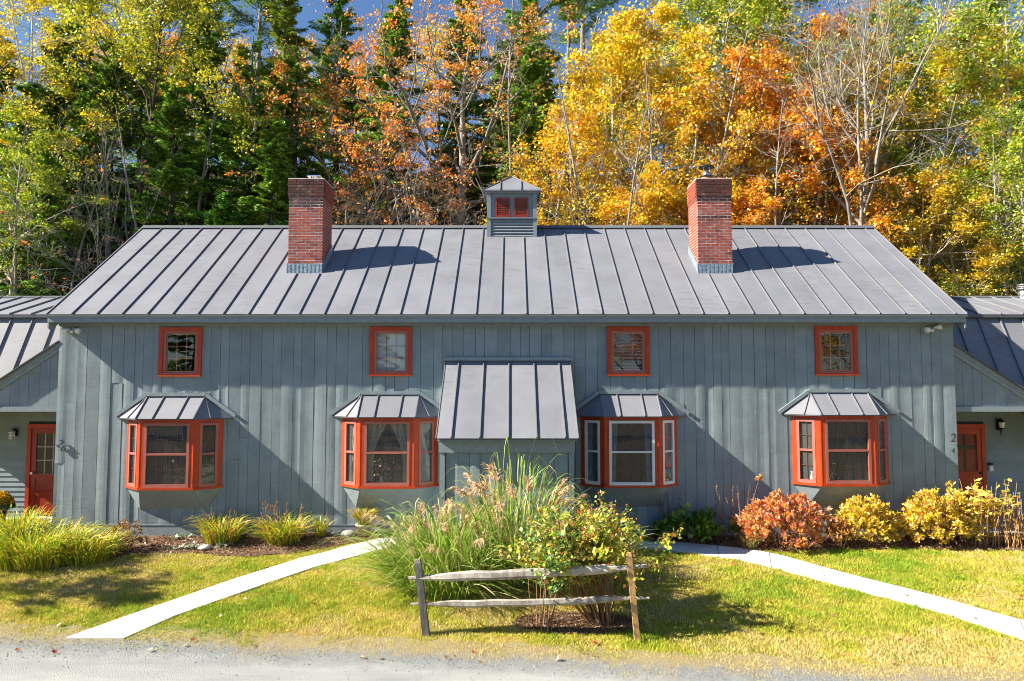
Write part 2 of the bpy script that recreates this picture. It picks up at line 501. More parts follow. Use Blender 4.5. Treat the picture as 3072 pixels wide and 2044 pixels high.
# planting beds along the front wall
def bed_edge_l(x): return np.interp(x, [-10.5, -9.6, -8.3, -7.5, -6.39, -5.2, -4.11, -2.95, -2.3], [-1.4, -1.7, -1.9, -1.3, -1.16, -1.40, -1.12, -0.55, -0.40])
def bed_edge_r(x): return np.interp(x, [2.9, 3.4, 4.2, 4.9, 5.3, 6.3, 7.5, 9.0, 12.5], [-0.50, -0.52, -0.74, -1.0, -1.12, -1.0, -0.92, -0.98, -1.15])
def bed(xs, edge):
    return strip('planting_bed', xs, lambda x: edge(x) + 0.03*np.sin(9*x), lambda x: 0*x - 0.01, 8, MAT['mulch'], 0.012)
tag(link('planting_bed', bed(np.arange(-10.5, -2.29, 0.1), bed_edge_l)), kind='structure')
tag(link('planting_bed', bed(np.arange(2.9, 12.51, 0.1), bed_edge_r)), kind='structure')
xs = np.linspace(0.06, 1.94, 26)
tag(link('planting_bed', strip('planting_bed', xs, lambda x: -4.23 - 0.36*np.sqrt(np.clip(1 - ((x - 1.0)/0.95)**2, 0, 1)) + 0.02*np.sin(17*x), lambda x: -4.23 + 0.36*np.sqrt(np.clip(1 - ((x - 1.0)/0.95)**2, 0, 1)) + 0.02*np.sin(23*x), 6, MAT['mulch'], 0.012)), kind='structure')

# concrete paths of separate slabs
def make_path(name, up, lo, ncut):
    root = empty(name); tag(root, kind='structure')
    up = [Vector((a, b, 0)) for a, b in up]; lo = [Vector((a, b, 0)) for a, b in lo]
    def along(P, t):
        L = [0]
        for a, b in zip(P, P[1:]): L.append(L[-1] + (b-a).length)
        s = t*L[-1]
        for k in range(len(P)-1):
            if s <= L[k+1] + 1e-9:
                return P[k].lerp(P[k+1], (s-L[k])/max(1e-6, L[k+1]-L[k]))
        return P[-1]
    for k in range(ncut):
        mb = MB(); nn = 6; g = 0.0008
        U = [along(up, clamp(k/ncut + g + (1/ncut-2*g)*i/nn, 0, 1)) for i in range(nn+1)]
        Lw = [along(lo, clamp(k/ncut + g + (1/ncut-2*g)*i/nn, 0, 1)) for i in range(nn+1)]
        vs = []
        for a, b in zip(U, Lw):
            for p in (a, b):
                z = float(G(p.x, p.y))
                vs.append((p.x, p.y, z + 0.022)); vs.append((p.x, p.y, z - 0.08))
        fs = []
        for i in range(nn):
            o = i*4
            fs += [(o, o+4, o+6, o+2), (o, o+1, o+5, o+4), (o+2, o+6, o+7, o+3)]
        fs += [(0, 2, 3, 1), (nn*4, nn*4+1, nn*4+3, nn*4+2)]
        mb.add(vs, fs); mb.build('slab', MAT['concrete'], root)
    return root
PATH_L = ([(-6.46,-4.74),(-5.85,-3.78),(-5.02,-2.63),(-4.01,-1.45),(-3.31,-0.87),(-2.69,-0.46),(-1.40,-0.30)],
          [(-5.61,-4.76),(-5.25,-4.02),(-4.53,-3.10),(-3.68,-2.02),(-2.88,-1.26),(-2.44,-0.92),(-1.40,-0.90)])
PATH_R = ([(1.20,-0.35),(2.89,-0.50),(3.43,-0.52),(4.16,-0.76),(4.86,-1.04),(5.25,-1.36),(5.81,-1.97),(6.78,-3.05),(7.40,-3.77),(8.5,-4.85)],
          [(1.20,-0.95),(2.64,-0.87),(3.58,-1.26),(4.33,-1.57),(4.72,-1.86),(5.52,-2.59),(6.24,-3.37),(6.86,-4.06),(7.36,-4.79),(8.0,-5.6)])
make_path('path', *PATH_L, 6)
make_path('path', *PATH_R, 9)

# ================================================================== THE HOUSE
XL, XR = -9.85, 9.60            # front wall ends
Z0, ZT = 0.30, 4.72             # boards from / to
EY, EZ, RY, RZ = -0.375, 4.79, 3.30, 7.505
SL = (RZ - EZ)/(RY - EY)
house = empty('barn_house')
tag(house, 'long grey board-sided barn house with red-trimmed windows and two brick chimneys', 'house')

WIN = [(-7.195, 4.00), (-2.632, 4.01), (2.522, 4.015), (7.035, 4.025)]      # centres of the small upper windows
WW, WH = 0.92, 1.07
BAYS = [(-7.26, -0.035), (-2.63, 0.0), (2.52, 0.015), (7.065, 0.045)]       # centre, lift
holes = [(cx - WW/2 + 0.07, cx + WW/2 - 0.07, cz - WH/2 + 0.07, cz + WH/2 - 0.07) for cx, cz in WIN]
holes += [(cx - 0.93, cx + 0.93, 1.18 + dz, 2.56 + dz) for cx, dz in BAYS]

# structural sheathing with the openings left free
def sheath(name, x0, x1, z0, z1, y0, y1, hs, mat, parent):
    xsx = sorted({x0, x1} | {h[0] for h in hs} | {h[1] for h in hs})
    mb = MB()
    for a, b in zip(xsx, xsx[1:]):
        mid = (a+b)/2
        cuts = sorted([(h[2], h[3]) for h in hs if h[0] < mid < h[1]])
        z = z0
        for c0, c1 in cuts:
            if c0 > z: mb.box(a, b, y0, y1, z, c0)
            z = c1
        if z < z1: mb.box(a, b, y0, y1, z, z1)
    return mb.build(name, mat, parent)
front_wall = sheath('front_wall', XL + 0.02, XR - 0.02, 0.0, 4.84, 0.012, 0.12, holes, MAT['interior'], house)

def board_mesh(x0, x1, z0, z1, rng, y=-0.012, th=0.022, warp=0.009, tilt=0.040):
    """a rough board with a slightly cupped and twisted face (looks along -y)"""
    nz = max(2, int((z1 - z0)/0.55) + 1); nx = 3
    w = x1 - x0
    t0 = rng.uniform(-tilt, tilt); t1 = t0 + rng.uniform(-tilt, tilt)*0.6
    cup = rng.uniform(-1, 1)*warp; off = rng.uniform(0, 0.009)
    vs = []; fs = []
    for k in range(nz + 1):
        v = k/nz; z = z0 + (z1 - z0)*v; tl = t0*(1-v) + t1*v; wob = rng.uniform(-0.0012, 0.0012)
        for i in range(nx + 1):
            u = i/nx; x = x0 + w*u
            yy = y - off - th/2 + (u - 0.5)*w*tl + cup*(1 - (2*u-1)**2) + wob
            vs.append((x, yy, z))
    n0 = len(vs)
    for k in range(nz):
        for i in range(nx):
            a = k*(nx+1) + i
            fs.append((a, a+1, a+nx+2, a+nx+1))
    # edges folded back to the wall
    per = [i for i in range(nx+1)] + [k*(nx+1)+nx for k in range(1, nz+1)] + [nz*(nx+1)+i for i in range(nx-1, -1, -1)] + [k*(nx+1) for k in range(nz-1, 0, -1)]
    for p in per: vs.append((vs[p][0], y + th/2 + 0.001, vs[p][2]))
    m = len(per)
    for k in range(m):
        a, b = per[k], per[(k+1) % m]; fs.append((b, a, n0 + k, n0 + (k+1) % m))
    mb = MB(); mb.add(vs, fs); return mb

def board_columns(x0, x1, hs, rng, wmin=0.17, wmax=0.29):
    br = sorted({x0, x1} | {h[0] for h in hs if x0 < h[0] < x1} | {h[1] for h in hs if x0 < h[1] < x1})
    out = []
    for a, b in zip(br, br[1:]):
        n = max(1, round((b - a)/((wmin+wmax)/2)))
        ws = [rng.uniform(wmin, wmax) for _ in range(n)]; s = sum(ws); x = a
        for w in ws: out.append((x, x + w*(b-a)/s)); x += w*(b-a)/s
    return out
brng = random.Random(41)
for a, b in board_columns(XL, XR, holes, brng):
    mid = (a+b)/2
    cuts = sorted([(h[2], h[3]) for h in holes if h[0] < mid < h[1]])
    spans = []; z = Z0
    for c0, c1 in cuts: spans.append((z, c0)); z = c1
    spans.append((z, ZT))
    for s0, s1 in spans:
        pieces = [(s0, s1)]
        if s1 - s0 > 3 and brng.random() < 0.28:
            j = brng.uniform(s0 + 0.7, s1 - 0.9); pieces = [(s0, j - 0.002), (j + 0.002, s1)]
        for p0, p1 in pieces:
            board_mesh(a + 0.0035, b - 0.0035, p0, p1, brng).build('board', MAT['siding'], front_wall)
# skirt board below the siding, in lengths
sx = XL
while sx < XR - 0.1:
    e = min(XR, sx + brng.uniform(3.2, 4.6))
    MB().box(sx, e - 0.004, -0.036, 0.011, -0.3, 0.285).build('skirt_board', MAT['trim_grey'], front_wall)
    sx = e
MB().box(XL, XR, -0.046, 0.011, 0.286, 0.299).build('drip_strip', MAT['trim_grey'], front_wall)

# the rest of the shell
for x0, x1, nm in ((XL, XL + 0.11, 'side_wall'), (XR - 0.11, XR, 'side_wall')):
    mb = MB(); mb.prism([(x0, 0.121, -0.3), (x0, 6.6, -0.3), (x0, 6.6, EZ), (x0, RY, RZ - 0.09), (x0, 0.121, EZ + 0.05)], (x1 - x0, 0, 0))
    mb.build(nm, MAT['siding_smooth'], house)
MB().box(XL, XR, 6.601, 6.7, -0.3, EZ).build('back_wall', MAT['siding_smooth'], house)
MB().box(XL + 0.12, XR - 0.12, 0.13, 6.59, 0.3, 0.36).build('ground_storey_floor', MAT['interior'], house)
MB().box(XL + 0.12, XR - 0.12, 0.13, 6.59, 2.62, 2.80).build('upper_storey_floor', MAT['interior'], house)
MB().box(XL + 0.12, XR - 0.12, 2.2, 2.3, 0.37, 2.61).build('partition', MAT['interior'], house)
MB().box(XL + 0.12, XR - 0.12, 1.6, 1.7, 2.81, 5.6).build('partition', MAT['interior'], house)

# ---------------------------------------------------------------- standing-seam roofs
def slope_panel(P00, P10, P01, P11, rng, name, mat, parent, nu=3, nv=7, can=0.004, th=0.006):
    """roof pan between four corners (00 low-left, 10 low-right, 01 top-left, 11 top-right), slightly oil-canned"""
    P00, P10, P01, P11 = map(Vector, (P00, P10, P01, P11))
    n = (P10 - P00).cross(P01 - P00).normalized()
    ph = [rng.uniform(0, 6.28) for _ in range(3)]; am = rng.uniform(0.3, 1.0)*can
    vs = []; fs = []
    for k in range(nv+1):
        v = k/nv
        for i in range(nu+1):
            u = i/nu
            p = (P00.lerp(P10, u)).lerp(P01.lerp(P11, u), v)
            d = am*math.sin(math.pi*u)*(0.4 + math.sin(ph[0] + 7*v) + 0.5*math.sin(ph[1] + 15*v))
            vs.append(p + n*d)
    for k in range(nv):
        for i in range(nu):
            a = k*(nu+1)+i; fs.append((a, a+1, a+nu+2, a+nu+1))
    mb = MB(); mb.add(vs, fs)
    # a thin underside so the sheet has thickness
    c = [P00 - n*th, P10 - n*th, P11 - n*th, P01 - n*th]
    mb.add(c + [P00, P10, P11, P01], [(3, 2, 1, 0), (0, 1, 5, 4), (1, 2, 6, 5), (2, 3, 7, 6), (3, 0, 4, 7)])
    return mb.build(name, mat, parent)

def seam(a, b, n, parent, w=0.016, h=0.029, jog=0.0):
    a = Vector(a); b = Vector(b); n = Vector(n)
    mb = MB(); mb.bar(a + n*h/2, b + n*h/2, w, h, n)
    return mb.build('seam', MAT['seam_metal'], parent)

rrng = random.Random(5)
roof = MB()
nrm = Vector((0, -SL, 1)).normalized()
RX0, RX1 = -9.92, 9.70
deck_o = []
def rp(x, t, up=0.0):
    y = EY + (RY - EY)*t; z = EZ + (RZ - EZ)*t
    return Vector((x, y, z)) + nrm*up
mbd = MB()
mbd.prism([rp(RX0 + .02, 0.02, -0.02), rp(RX0 + .02, 1, -0.02), rp(RX0 + .02, 1, -0.10), rp(RX0 + .02, 0.02, -0.10)], (RX1 - RX0 - 0.04, 0, 0))
mbd.prism([(RX0 + .02, RY, RZ - 0.022), (RX0 + .02, 6.83, EZ - 0.02), (RX0 + .02, 6.83, EZ - 0.10), (RX0 + .02, RY, RZ - 0.12)], (RX1 - RX0 - 0.04, 0, 0))
roof = mbd.build('roof', MAT['edge_metal'], house)
sx = [-9.37 + 0.5375*k for k in range(36)]
sx = [x for x in sx if RX0 + 0.15 < x < RX1 - 0.15]
CH = [(-4.90, 1.171), (4.81, 1.160)]          # chimneys: centre x, front y
edges = [RX0] + sx + [RX1]
CUP = (-0.003, 0.65, 2.784)
def roof_cut(x0, x1):
    """stretches of the slope (in t) that this strip keeps free of chimneys and cupola"""
    cuts = []
    for cx, fy in CH:
        if x1 > cx - 0.40 and x0 < cx + 0.40: pass
    return cuts
for a, b in zip(edges, edges[1:]):
    slope_panel(rp(a, 0), rp(b, 0), rp(a, 1), rp(b, 1), rrng, 'roof_panel', MAT['roof_metal'], roof, 3, 9)
for x in sx:
    t0, t1 = 0.0, 1.0
    spans = [(0.0, 0.995)]
    for cx, fy in CH:
        if abs(x - cx) < 0.44:
            tf = (fy - EY)/(RY - EY); tb = (fy + 0.86 - EY)/(RY - EY)
            spans = [(0.0, tf - 0.012), (tb + 0.02, 0.995)]
    if abs(x - CUP[0]) < 0.66: spans = [(0.0, (CUP[2] - EY)/(RY - EY) - 0.004)]
    for s0, s1 in spans:
        j = rrng.uniform(-0.006, 0.006)
        seam(rp(x, s0, 0.002), rp(x + j, s1, 0.002), nrm, roof)
seam(rp(RX0 + 0.012, 0, 0.002), rp(RX0 + 0.012, 1, 0.002), nrm, roof, 0.024, 0.02)
seam(rp(RX1 - 0.012, 0, 0.002), rp(RX1 - 0.012, 1, 0.002), nrm, roof, 0.024, 0.02)
# back slope: plain sheet
slope_panel((RX1, 6.85, EZ), (RX0, 6.85, EZ), (RX1, RY, RZ), (RX0, RY, RZ), rrng, 'back_slope', MAT['roof_metal'], roof, 2, 2, 0)
# ridge cap
mb = MB()
mb.prism([(RX0, RY - 0.13, RZ - 0.13*SL + 0.045), (RX0, RY, RZ + 0.05), (RX0, RY + 0.13, RZ - 0.13*SL + 0.045), (RX0, RY, RZ + 0.03)], (RX1 - RX0, 0, 0))
mb.build('ridge_cap', MAT['edge_metal'], roof)
# eave: drip edge, fascia in two steps, soffit
MB().box(RX0, RX1, EY - 0.006, EY + 0.02, EZ - 0.055, EZ - 0.008).build('drip_edge', MAT['edge_metal'], roof)
MB().box(RX0 + .02, RX1 - .02, EY + 0.022, EY + 0.05, EZ - 0.17, EZ - 0.03).build('fascia_board', MAT['trim_grey'], roof)
MB().box(RX0 + .03, RX1 - .03, EY + 0.052, -0.04, EZ - 0.16, EZ - 0.14).build('soffit', MAT['trim_grey'], roof)
MB().box(XL, XR, -0.060, -0.037, EZ - 0.23, EZ - 0.162).build('frieze_board', MAT['trim_grey'], front_wall)
for x in (RX0 + 0.02, RX1 - 0.05):
    mb = MB(); mb.prism([rp(x, 0.002, -0.03), rp(x, 0.998, -0.03), rp(x, 0.998, -0.22), rp(x, 0.01, -0.20)], (0.03, 0, 0))
    mb.build('rake_board', MAT['trim_grey'], roof)
    MB().prism([(x, EY + 0.03, EZ - 0.05), (x, EY + 0.03, EZ - 0.28), (x, EY + 0.10, EZ - 0.33), (x, 0.0, EZ - 0.16)], (0.03, 0, 0)).build('cornice_return', MAT['trim_grey'], roof)

# ---------------------------------------------------------------- chimneys
BL, BH, BD, MO = 0.194, 0.0547, 0.095, 0.0125
def brick_mesh(l, name, mat):
    h = BH
    b = 0.003
    mb = MB()
    # gently rounded arrises: a box with a chamfered front
    mb.add([(0,0.006,0),(l,0.006,0),(l,BD,0),(0,BD,0),(0,0.006,h),(l,0.006,h),(l,BD,h),(0,BD,h),(b,0,b),(l-b,0,b),(l-b,0,h-b),(b,0,h-b)],
           [(0,3,2,1),(4,5,6,7),(1,2,6,5),(2,3,7,6),(3,0,4,7),(0,1,9,8),(1,5,10,9),(5,4,11,10),(4,0,8,11),(8,9,10,11)])
    return mb.mesh(name, mat)
bm_full = {k: brick_mesh(BL, 'brick', MAT[k]) for k in ('brick', 'brick_sooty')}
bm_half = {k: brick_mesh((BL - MO)/2, 'brick', MAT[k]) for k in ('brick', 'brick_sooty')}
CW = 4*BL + 3*MO
CD = 4*BL + 3*MO
def chimney(cx, fy, flue):
    zb = EZ + SL*(fy - EY) - 0.10
    zt = 8.175
    x0 = cx - CW/2
    core = MB(); core.box(x0 + 0.005, x0 + CW - 0.005, fy + 0.0045, fy + CD - 0.005, zb - 0.9, zt - 0.02)
    ch = core.build('chimney', MAT['mortar'], house)
    ncourse = int((zt - zb)/(BH + MO))
    stuff = MB()
    for k in range(ncourse):
        z = zt - (k+1)*(BH + MO)
        corb = k < 6
        o = 0.022 if corb else (0.010 if k == 6 else 0.0)
        key = 'brick_sooty' if (corb or (k < 9 and rnd.random() < 0.6) or (k < 14 and rnd.random() < 0.25)) else 'brick'
        W = CW + 2*o; D = CD + 2*o
        xx = x0 - o; f = fy - o
        st = (k % 2)
        x = xx; i = 0
        while x < xx + W - 0.02:
            if i == 0 and st: l = (BL - MO)/2
            else: l = BL
            last = xx + W - x
            me = bm_full[key] if l == BL else bm_half[key]
            sc = 1.0
            if last < l + 0.06:
                sc = last/l
            b = link('brick', me, None, ch, (x, f + rnd.uniform(-0.0025, 0.0025), z + rnd.uniform(-0.001, 0.001)))
            b.scale = (sc, 1, 1)
            x += l*sc + MO; i += 1
        # sides and back: joined
        for side in (0, 1, 2):
            y = 0; i = 0; L = (D - BD - MO) if side < 2 else W
            while y < L - 0.02:
                l = (BL - MO)/2 if (i == 0 and not st) else BL
                if L - y < l + 0.06: l = L - y
                j = rnd.uniform(-0.002, 0.002)
                if side == 0: stuff.box(xx + j, xx + BD, f + BD + MO + y, f + BD + MO + y + l, z, z + BH)
                elif side == 1: stuff.box(xx + W - BD, xx + W + j, f + BD + MO + y, f + BD + MO + y + l, z, z + BH)
                elif side == 2 and y + l < W: stuff.box(xx + BD + 0.01 + 0*y, xx + W - BD - 0.01, f + D - 0.06, f + D, z, z + BH); y = L
                y += l + MO; i += 1
    so = stuff.build('brickwork', MAT['brick'], ch); so['kind'] = 'stuff'
    # crown, flashing
    MB().prism([(x0 - 0.02, fy - 0.02, zt), (x0 + CW + 0.02, fy - 0.02, zt), (x0 + CW + 0.02, fy + CD + 0.02, zt), (x0 - 0.02, fy + CD + 0.02, zt)], (0, 0, 0.018)).build('crown', MAT['mortar'], ch)
    zr = EZ + SL*(fy - EY)
    fl = MB(); n = 18
    for i in range(n):      # crimped lead apron
        a = x0 - 0.02 + (CW + 0.04)*i/n; b = x0 - 0.02 + (CW + 0.04)*(i+1)/n; d = 0.006 if i % 2 else 0.0
        fl.box(a, b, fy - 0.024 - d, fy - 0.002, zr - 0.05, zr + 0.20 + rnd.uniform(-0.004, 0.004))
    fl.build('flashing', MAT['lead'], ch)
    for s in (-1, 1):
        xa = x0 - 0.022 if s < 0 else x0 + CW + 0.002
        MB().prism([(xa, fy - 0.03, zr - 0.03), (xa, fy + CD, zr + SL*CD), (xa, fy + CD, zr + SL*CD + 0.22), (xa, fy - 0.03, zr + 0.20)], (0.02, 0, 0)).build('flashing', MAT['lead'], ch)
    my = fy + CD*0.5
    if flue:
        MB().tube([(cx - 0.06, my, zt + 0.018), (cx - 0.06, my, zt + 0.15)], 0.13, 14).build('flue', MAT['clay'], ch, True)
        MB().tube([(cx - 0.06, my, zt + 0.15), (cx - 0.06, my, zt + 0.30)], 0.085, 14).build('flue_pipe', MAT['galv'], ch, True)
        mb = MB()
        for a in range(4):
            an = a*math.pi/2 + 0.6
            MB().tube([(cx - 0.06 + 0.08*math.cos(an), my + 0.08*math.sin(an), zt + 0.28), (cx - 0.06 + 0.10*math.cos(an), my + 0.10*math.sin(an), zt + 0.42)], 0.008, 5).build('cap_bracket', MAT['galv'], ch)
        MB().tube([(cx - 0.06, my, zt + 0.40), (cx - 0.06, my, zt + 0.425), (cx - 0.06, my, zt + 0.46)], [0.19, 0.185, 0.02], 18).build('rain_cap', MAT['black_metal'], ch, True)
        MB().tube([(cx - 0.06, my, zt + 0.17), (cx - 0.06, my, zt + 0.19)], [0.16, 0.15], 18).build('flue_collar', MAT['black_metal'], ch, True)
    else:
        MB().tube([(cx + 0.10, my, zt + 0.018), (cx + 0.10, my, zt + 0.05)], 0.12, 14).build('flue', MAT['clay'], ch, True)
        mb = MB()
        for dx in (-0.08, 0.08):
            for dy in (-0.08, 0.08): MB().box(cx + 0.10 + dx - 0.012, cx + 0.10 + dx + 0.012, my + dy - 0.012, my + dy + 0.012, zt + 0.04, zt + 0.145).build('cap_bracket', MAT['black_metal'], ch)
        MB().prism([(cx - 0.06, my - 0.16, zt + 0.145), (cx + 0.26, my - 0.16, zt + 0.145), (cx + 0.26, my + 0.16, zt + 0.145), (cx - 0.06, my + 0.16, zt + 0.145)], (0, 0, 0.03)).build('rain_cap', MAT['galv'], ch)
    return ch
chimney(CH[0][0], CH[0][1], False)
chimney(CH[1][0], CH[1][1], True)

# ---------------------------------------------------------------- cupola on the ridge
def cupola():
    fy = 2.784; by = 2*RY - fy; x0, x1 = -0.655, 0.65; zb = 6.9
    body = MB(); body.box(x0 + 0.05, x1 - 0.05, fy + 0.045, by - 0.045, zb, 8.28)
    cu = body.build('cupola', MAT['trim_grey'], house)
    for x in (x0, x1 - 0.10):
        for y in (fy, by - 0.10):
            MB().box(x, x + 0.10, y, y + 0.10, zb, 8.28).build('corner_post', MAT['trim_grey'], cu)
    MB().box(x0 - 0.012, x1 + 0.012, fy - 0.02, fy + 0.05, 7.612, 7.640).build('sill', MAT['trim_grey'], cu)
    for k in range(6):       # louvre slats of the base
        z = 7.14 + k*0.079
        mb = MB(); mb.prism([(x0 + 0.101, fy + 0.012, z), (x0 + 0.101, fy + 0.044, z + 0.046), (x0 + 0.101, fy + 0.044, z + 0.066), (x0 + 0.101, fy + 0.008, z + 0.014)], (x1 - x0 - 0.202, 0, 0))
        mb.build('slat', MAT['trim_grey'], cu)
    for s in (0, 1):         # side louvre slats
        xx = x0 + 0.012 if s == 0 else x1 - 0.044
        for k in range(5):
            MB().box(xx, xx + 0.032, fy + 0.101, by - 0.101, 7.58 - k*0.1, 7.61 - k*0.1).build('slat', MAT['trim_grey'], cu)
    for a, b in ((-0.427, -0.051), (0.06, 0.425)):
        z0, z1 = 7.655, 8.172
        fr = MB()
        fr.box(a, a + 0.036, fy + 0.004, fy + 0.044, z0, z1); fr.box(b - 0.036, b, fy + 0.004, fy + 0.044, z0, z1)
        fr.box(a + 0.036, b - 0.036, fy + 0.004, fy + 0.044, z0, z0 + 0.045); fr.box(a + 0.036, b - 0.036, fy + 0.004, fy + 0.044, z1 - 0.036, z1)
        for k in range(9):
            z = z0 + 0.052 + k*0.0475
            fr.prism([(a + 0.036, fy + 0.008, z), (a + 0.036, fy + 0.040, z + 0.024), (a + 0.036, fy + 0.040, z + 0.036), (a + 0.036, fy + 0.008, z + 0.012)], (b - a - 0.072, 0, 0))
        fr.build('shutter', MAT['door_red'], cu)
    e = 0.105
    MB().box(x0 - 0.05, x1 + 0.05, fy - 0.05, by + 0.05, 8.281, 8.345).build('cornice', MAT['trim_grey'], cu)
    ez, pz = 8.352, 8.885
    P = [(x0 - e, fy - e, ez), (x1 + e, fy - e, ez), (x1 + e, by + e, ez), (x0 - e, by + e, ez)]
    pk = ((x0 + x1)/2, RY, pz)
    mb = MB(); mb.add(P + [pk] + [(p[0], p[1], ez - 0.03) for p in P], [(0,1,4),(1,2,4),(2,3,4),(3,0,4),(8,7,6,5),(0,5,6,1),(1,6,7,2),(2,7,8,3),(3,8,5,0)])
    mb.build('cupola_roof', MAT['roof_metal'], cu)
    n = Vector((0, -(pz - ez), RY - fy + e)).normalized()
    for f in (0.30, 0.66):
        x = x0 - e + (x1 - x0 + 2*e)*f
        t = 1 - abs(f - 0.5)*2
        top = Vector((x, fy - e, ez)).lerp(Vector((x, RY, pz)), t*0.93)
        seam(Vector((x, fy - e, ez)) + n*0.001, top + n*0.001, n, cu)
    for p in P: MB().bar(Vector(p) + Vector((0, 0, 0.01)), Vector(pk) + Vector((0, 0, 0.01)), 0.03, 0.02).build('hip', MAT['seam_metal'], cu)
cupola()

# ---------------------------------------------------------------- windows
def frame_M(origin, u, w):
    """local x = along the face, y = into the house, z = up ; outward normal w"""
    u = Vector(u).normalized(); w = Vector(w).normalized()
    M = Matrix.Identity(4)
    M.col[0][:3] = u; M.col[1][:3] = -w; M.col[2][:3] = (0, 0, 1); M.col[3][:3] = origin
    return M
def small_window(cx, cz, style):
    M = frame_M((cx, -0.02, cz), (1, 0, 0), (0, -1, 0))
    a, b = WW/2, WH/2; c = 0.085
    mb = MB(M)
    mb.box(-a, -a + c, -0.055, 0.02, -b, b); mb.box(a - c, a, -0.055, 0.02, -b, b)
    mb.box(-a + c, a - c, -0.055, 0.02, b - c, b); mb.box(-a - 0.0, a + 0.0, -0.075, -0.056, -b, -b + 0.035); mb.box(-a + c, a - c, -0.055, 0.02, -b, -b + 0.05)
    w = mb.build('window', MAT['casing_red'], house)
    i, j0, j1 = a - c, -b + 0.05, b - c; s = 0.062
    mb = MB(M)
    mb.box(-i, -i + s, -0.03, 0.025, j0, j1); mb.box(i - s, i, -0.03, 0.025, j0, j1)
    mb.box(-i + s, i - s, -0.03, 0.025, j0, j0 + s + 0.01); mb.box(-i + s, i - s, -0.03, 0.025, j1 - s, j1)
    mb.box(-i + .002, i - .002, -0.052, -0.031, j0, j0 + 0.03)
    mb.build('sash', MAT['sash_rose'], w)
    gx0, gx1, gz0, gz1 = -i + s, i - s, j0 + s + 0.01, j1 - s
    MB(M).add([(gx0, .008, gz0), (gx1, .008, gz0), (gx1, .008, gz1), (gx0, .008, gz1)], [(0, 1, 2, 3)]).build('pane', MAT['glass'], w)
    # thin inner bead, then the muntin grille behind the glass
    mb = MB(M); t = 0.008
    mb.box(gx0, gx1, 0.012, 0.02, gz1 - t, gz1); mb.box(gx0, gx0 + t, 0.012, 0.02, gz0, gz1 - t); mb.box(gx1 - t, gx1, 0.012, 0.02, gz0, gz1 - t)
    mb.build('bead', MAT['muntin_cream'], w)
    for k in (1, 2):
        x = gx0 + (gx1 - gx0)*k/3; z = gz0 + (gz1 - gz0)*k/3
        MB(M).box(x - 0.009, x + 0.009, 0.022, 0.030, gz0, gz1).build('muntin', MAT['sash_rose'], w)
        MB(M).box(gx0, gx1, 0.0215, 0.0305, z - 0.009, z + 0.009).build('muntin', MAT['sash_rose'], w)
    if style == 'shade':
        MB(M).box(gx0 - .03, gx1 + .03, 0.07, 0.075, gz0 - 0.02, gz1 + 0.02).build('roller_shade', MAT['blind'], w)
    if style == 'blind':
        mb = MB(M); n = 24
        for k in range(n):
            z = gz0 + 0.02 + (gz1 - gz0 - 0.03)*k/n
            mb.add([(gx0 - .02, 0.055, z), (gx1 + .02, 0.055, z), (gx1 + .02, 0.08, z + 0.012), (gx0 - .02, 0.08, z + 0.012)], [(0, 1, 2, 3)])
        mb.box(gx0 - .02, gx1 + .02, 0.055, 0.08, gz0, gz0 + 0.015)
        mb.build('venetian_blind', MAT['blind'], w)
    return w
for (cx, cz), st in zip(WIN, ('dark', 'shade', 'blind', 'dark')): small_window(cx, cz, st)

def sash_unit(M, w, z0, z1, sash_mat, root, cols, screen=True, halves=True):
    """double-hung sash pair in a local frame; w = width"""
    a = w/2; s = 0.055; zm = z0 + (z1 - z0)*0.515
    mb = MB(M)
    mb.box(-a, -a + s, -0.02, 0.03, z0, z1); mb.box(a - s, a, -0.02, 0.03, z0, z1)
    mb.box(-a + s, a - s, -0.02, 0.03, z0, z0 + s + 0.012); mb.box(-a + s, a - s, -0.02, 0.03, z1 - s, z1)
    mb.box(-a + s, a - s, -0.022, 0.03, zm - 0.02, zm + 0.02)
    mb.build('sash', MAT[sash_mat], root)
    g0, g1 = -a + s, a - s
    for p0, p1 in ((z0 + s + 0.012, zm - 0.02), (zm + 0.02, z1 - s)):
        MB(M).add([(g0, .006, p0), (g1, .006, p0), (g1, .006, p1), (g0, .006, p1)], [(0, 1, 2, 3)]).build('pane', MAT['glass'], root)
        for k in range(1, cols):
            x = g0 + (g1 - g0)*k/cols
            MB(M).box(x - 0.006, x + 0.006, 0.014, 0.020, p0, p1).build('muntin', MAT['muntin_dim'], root)
        z = (p0 + p1)/2
        MB(M).box(g0, g1, 0.0135, 0.0205, z - 0.006, z + 0.006).build('muntin', MAT['muntin_dim'], root)
    if screen:
        MB(M).add([(g0, .036, z0 + s), (g1, .036, z0 + s), (g1, .036, z1 - s), (g0, .036, z1 - s)], [(0, 1, 2, 3)]).build('insect_screen', MAT['insect_mesh'], root)

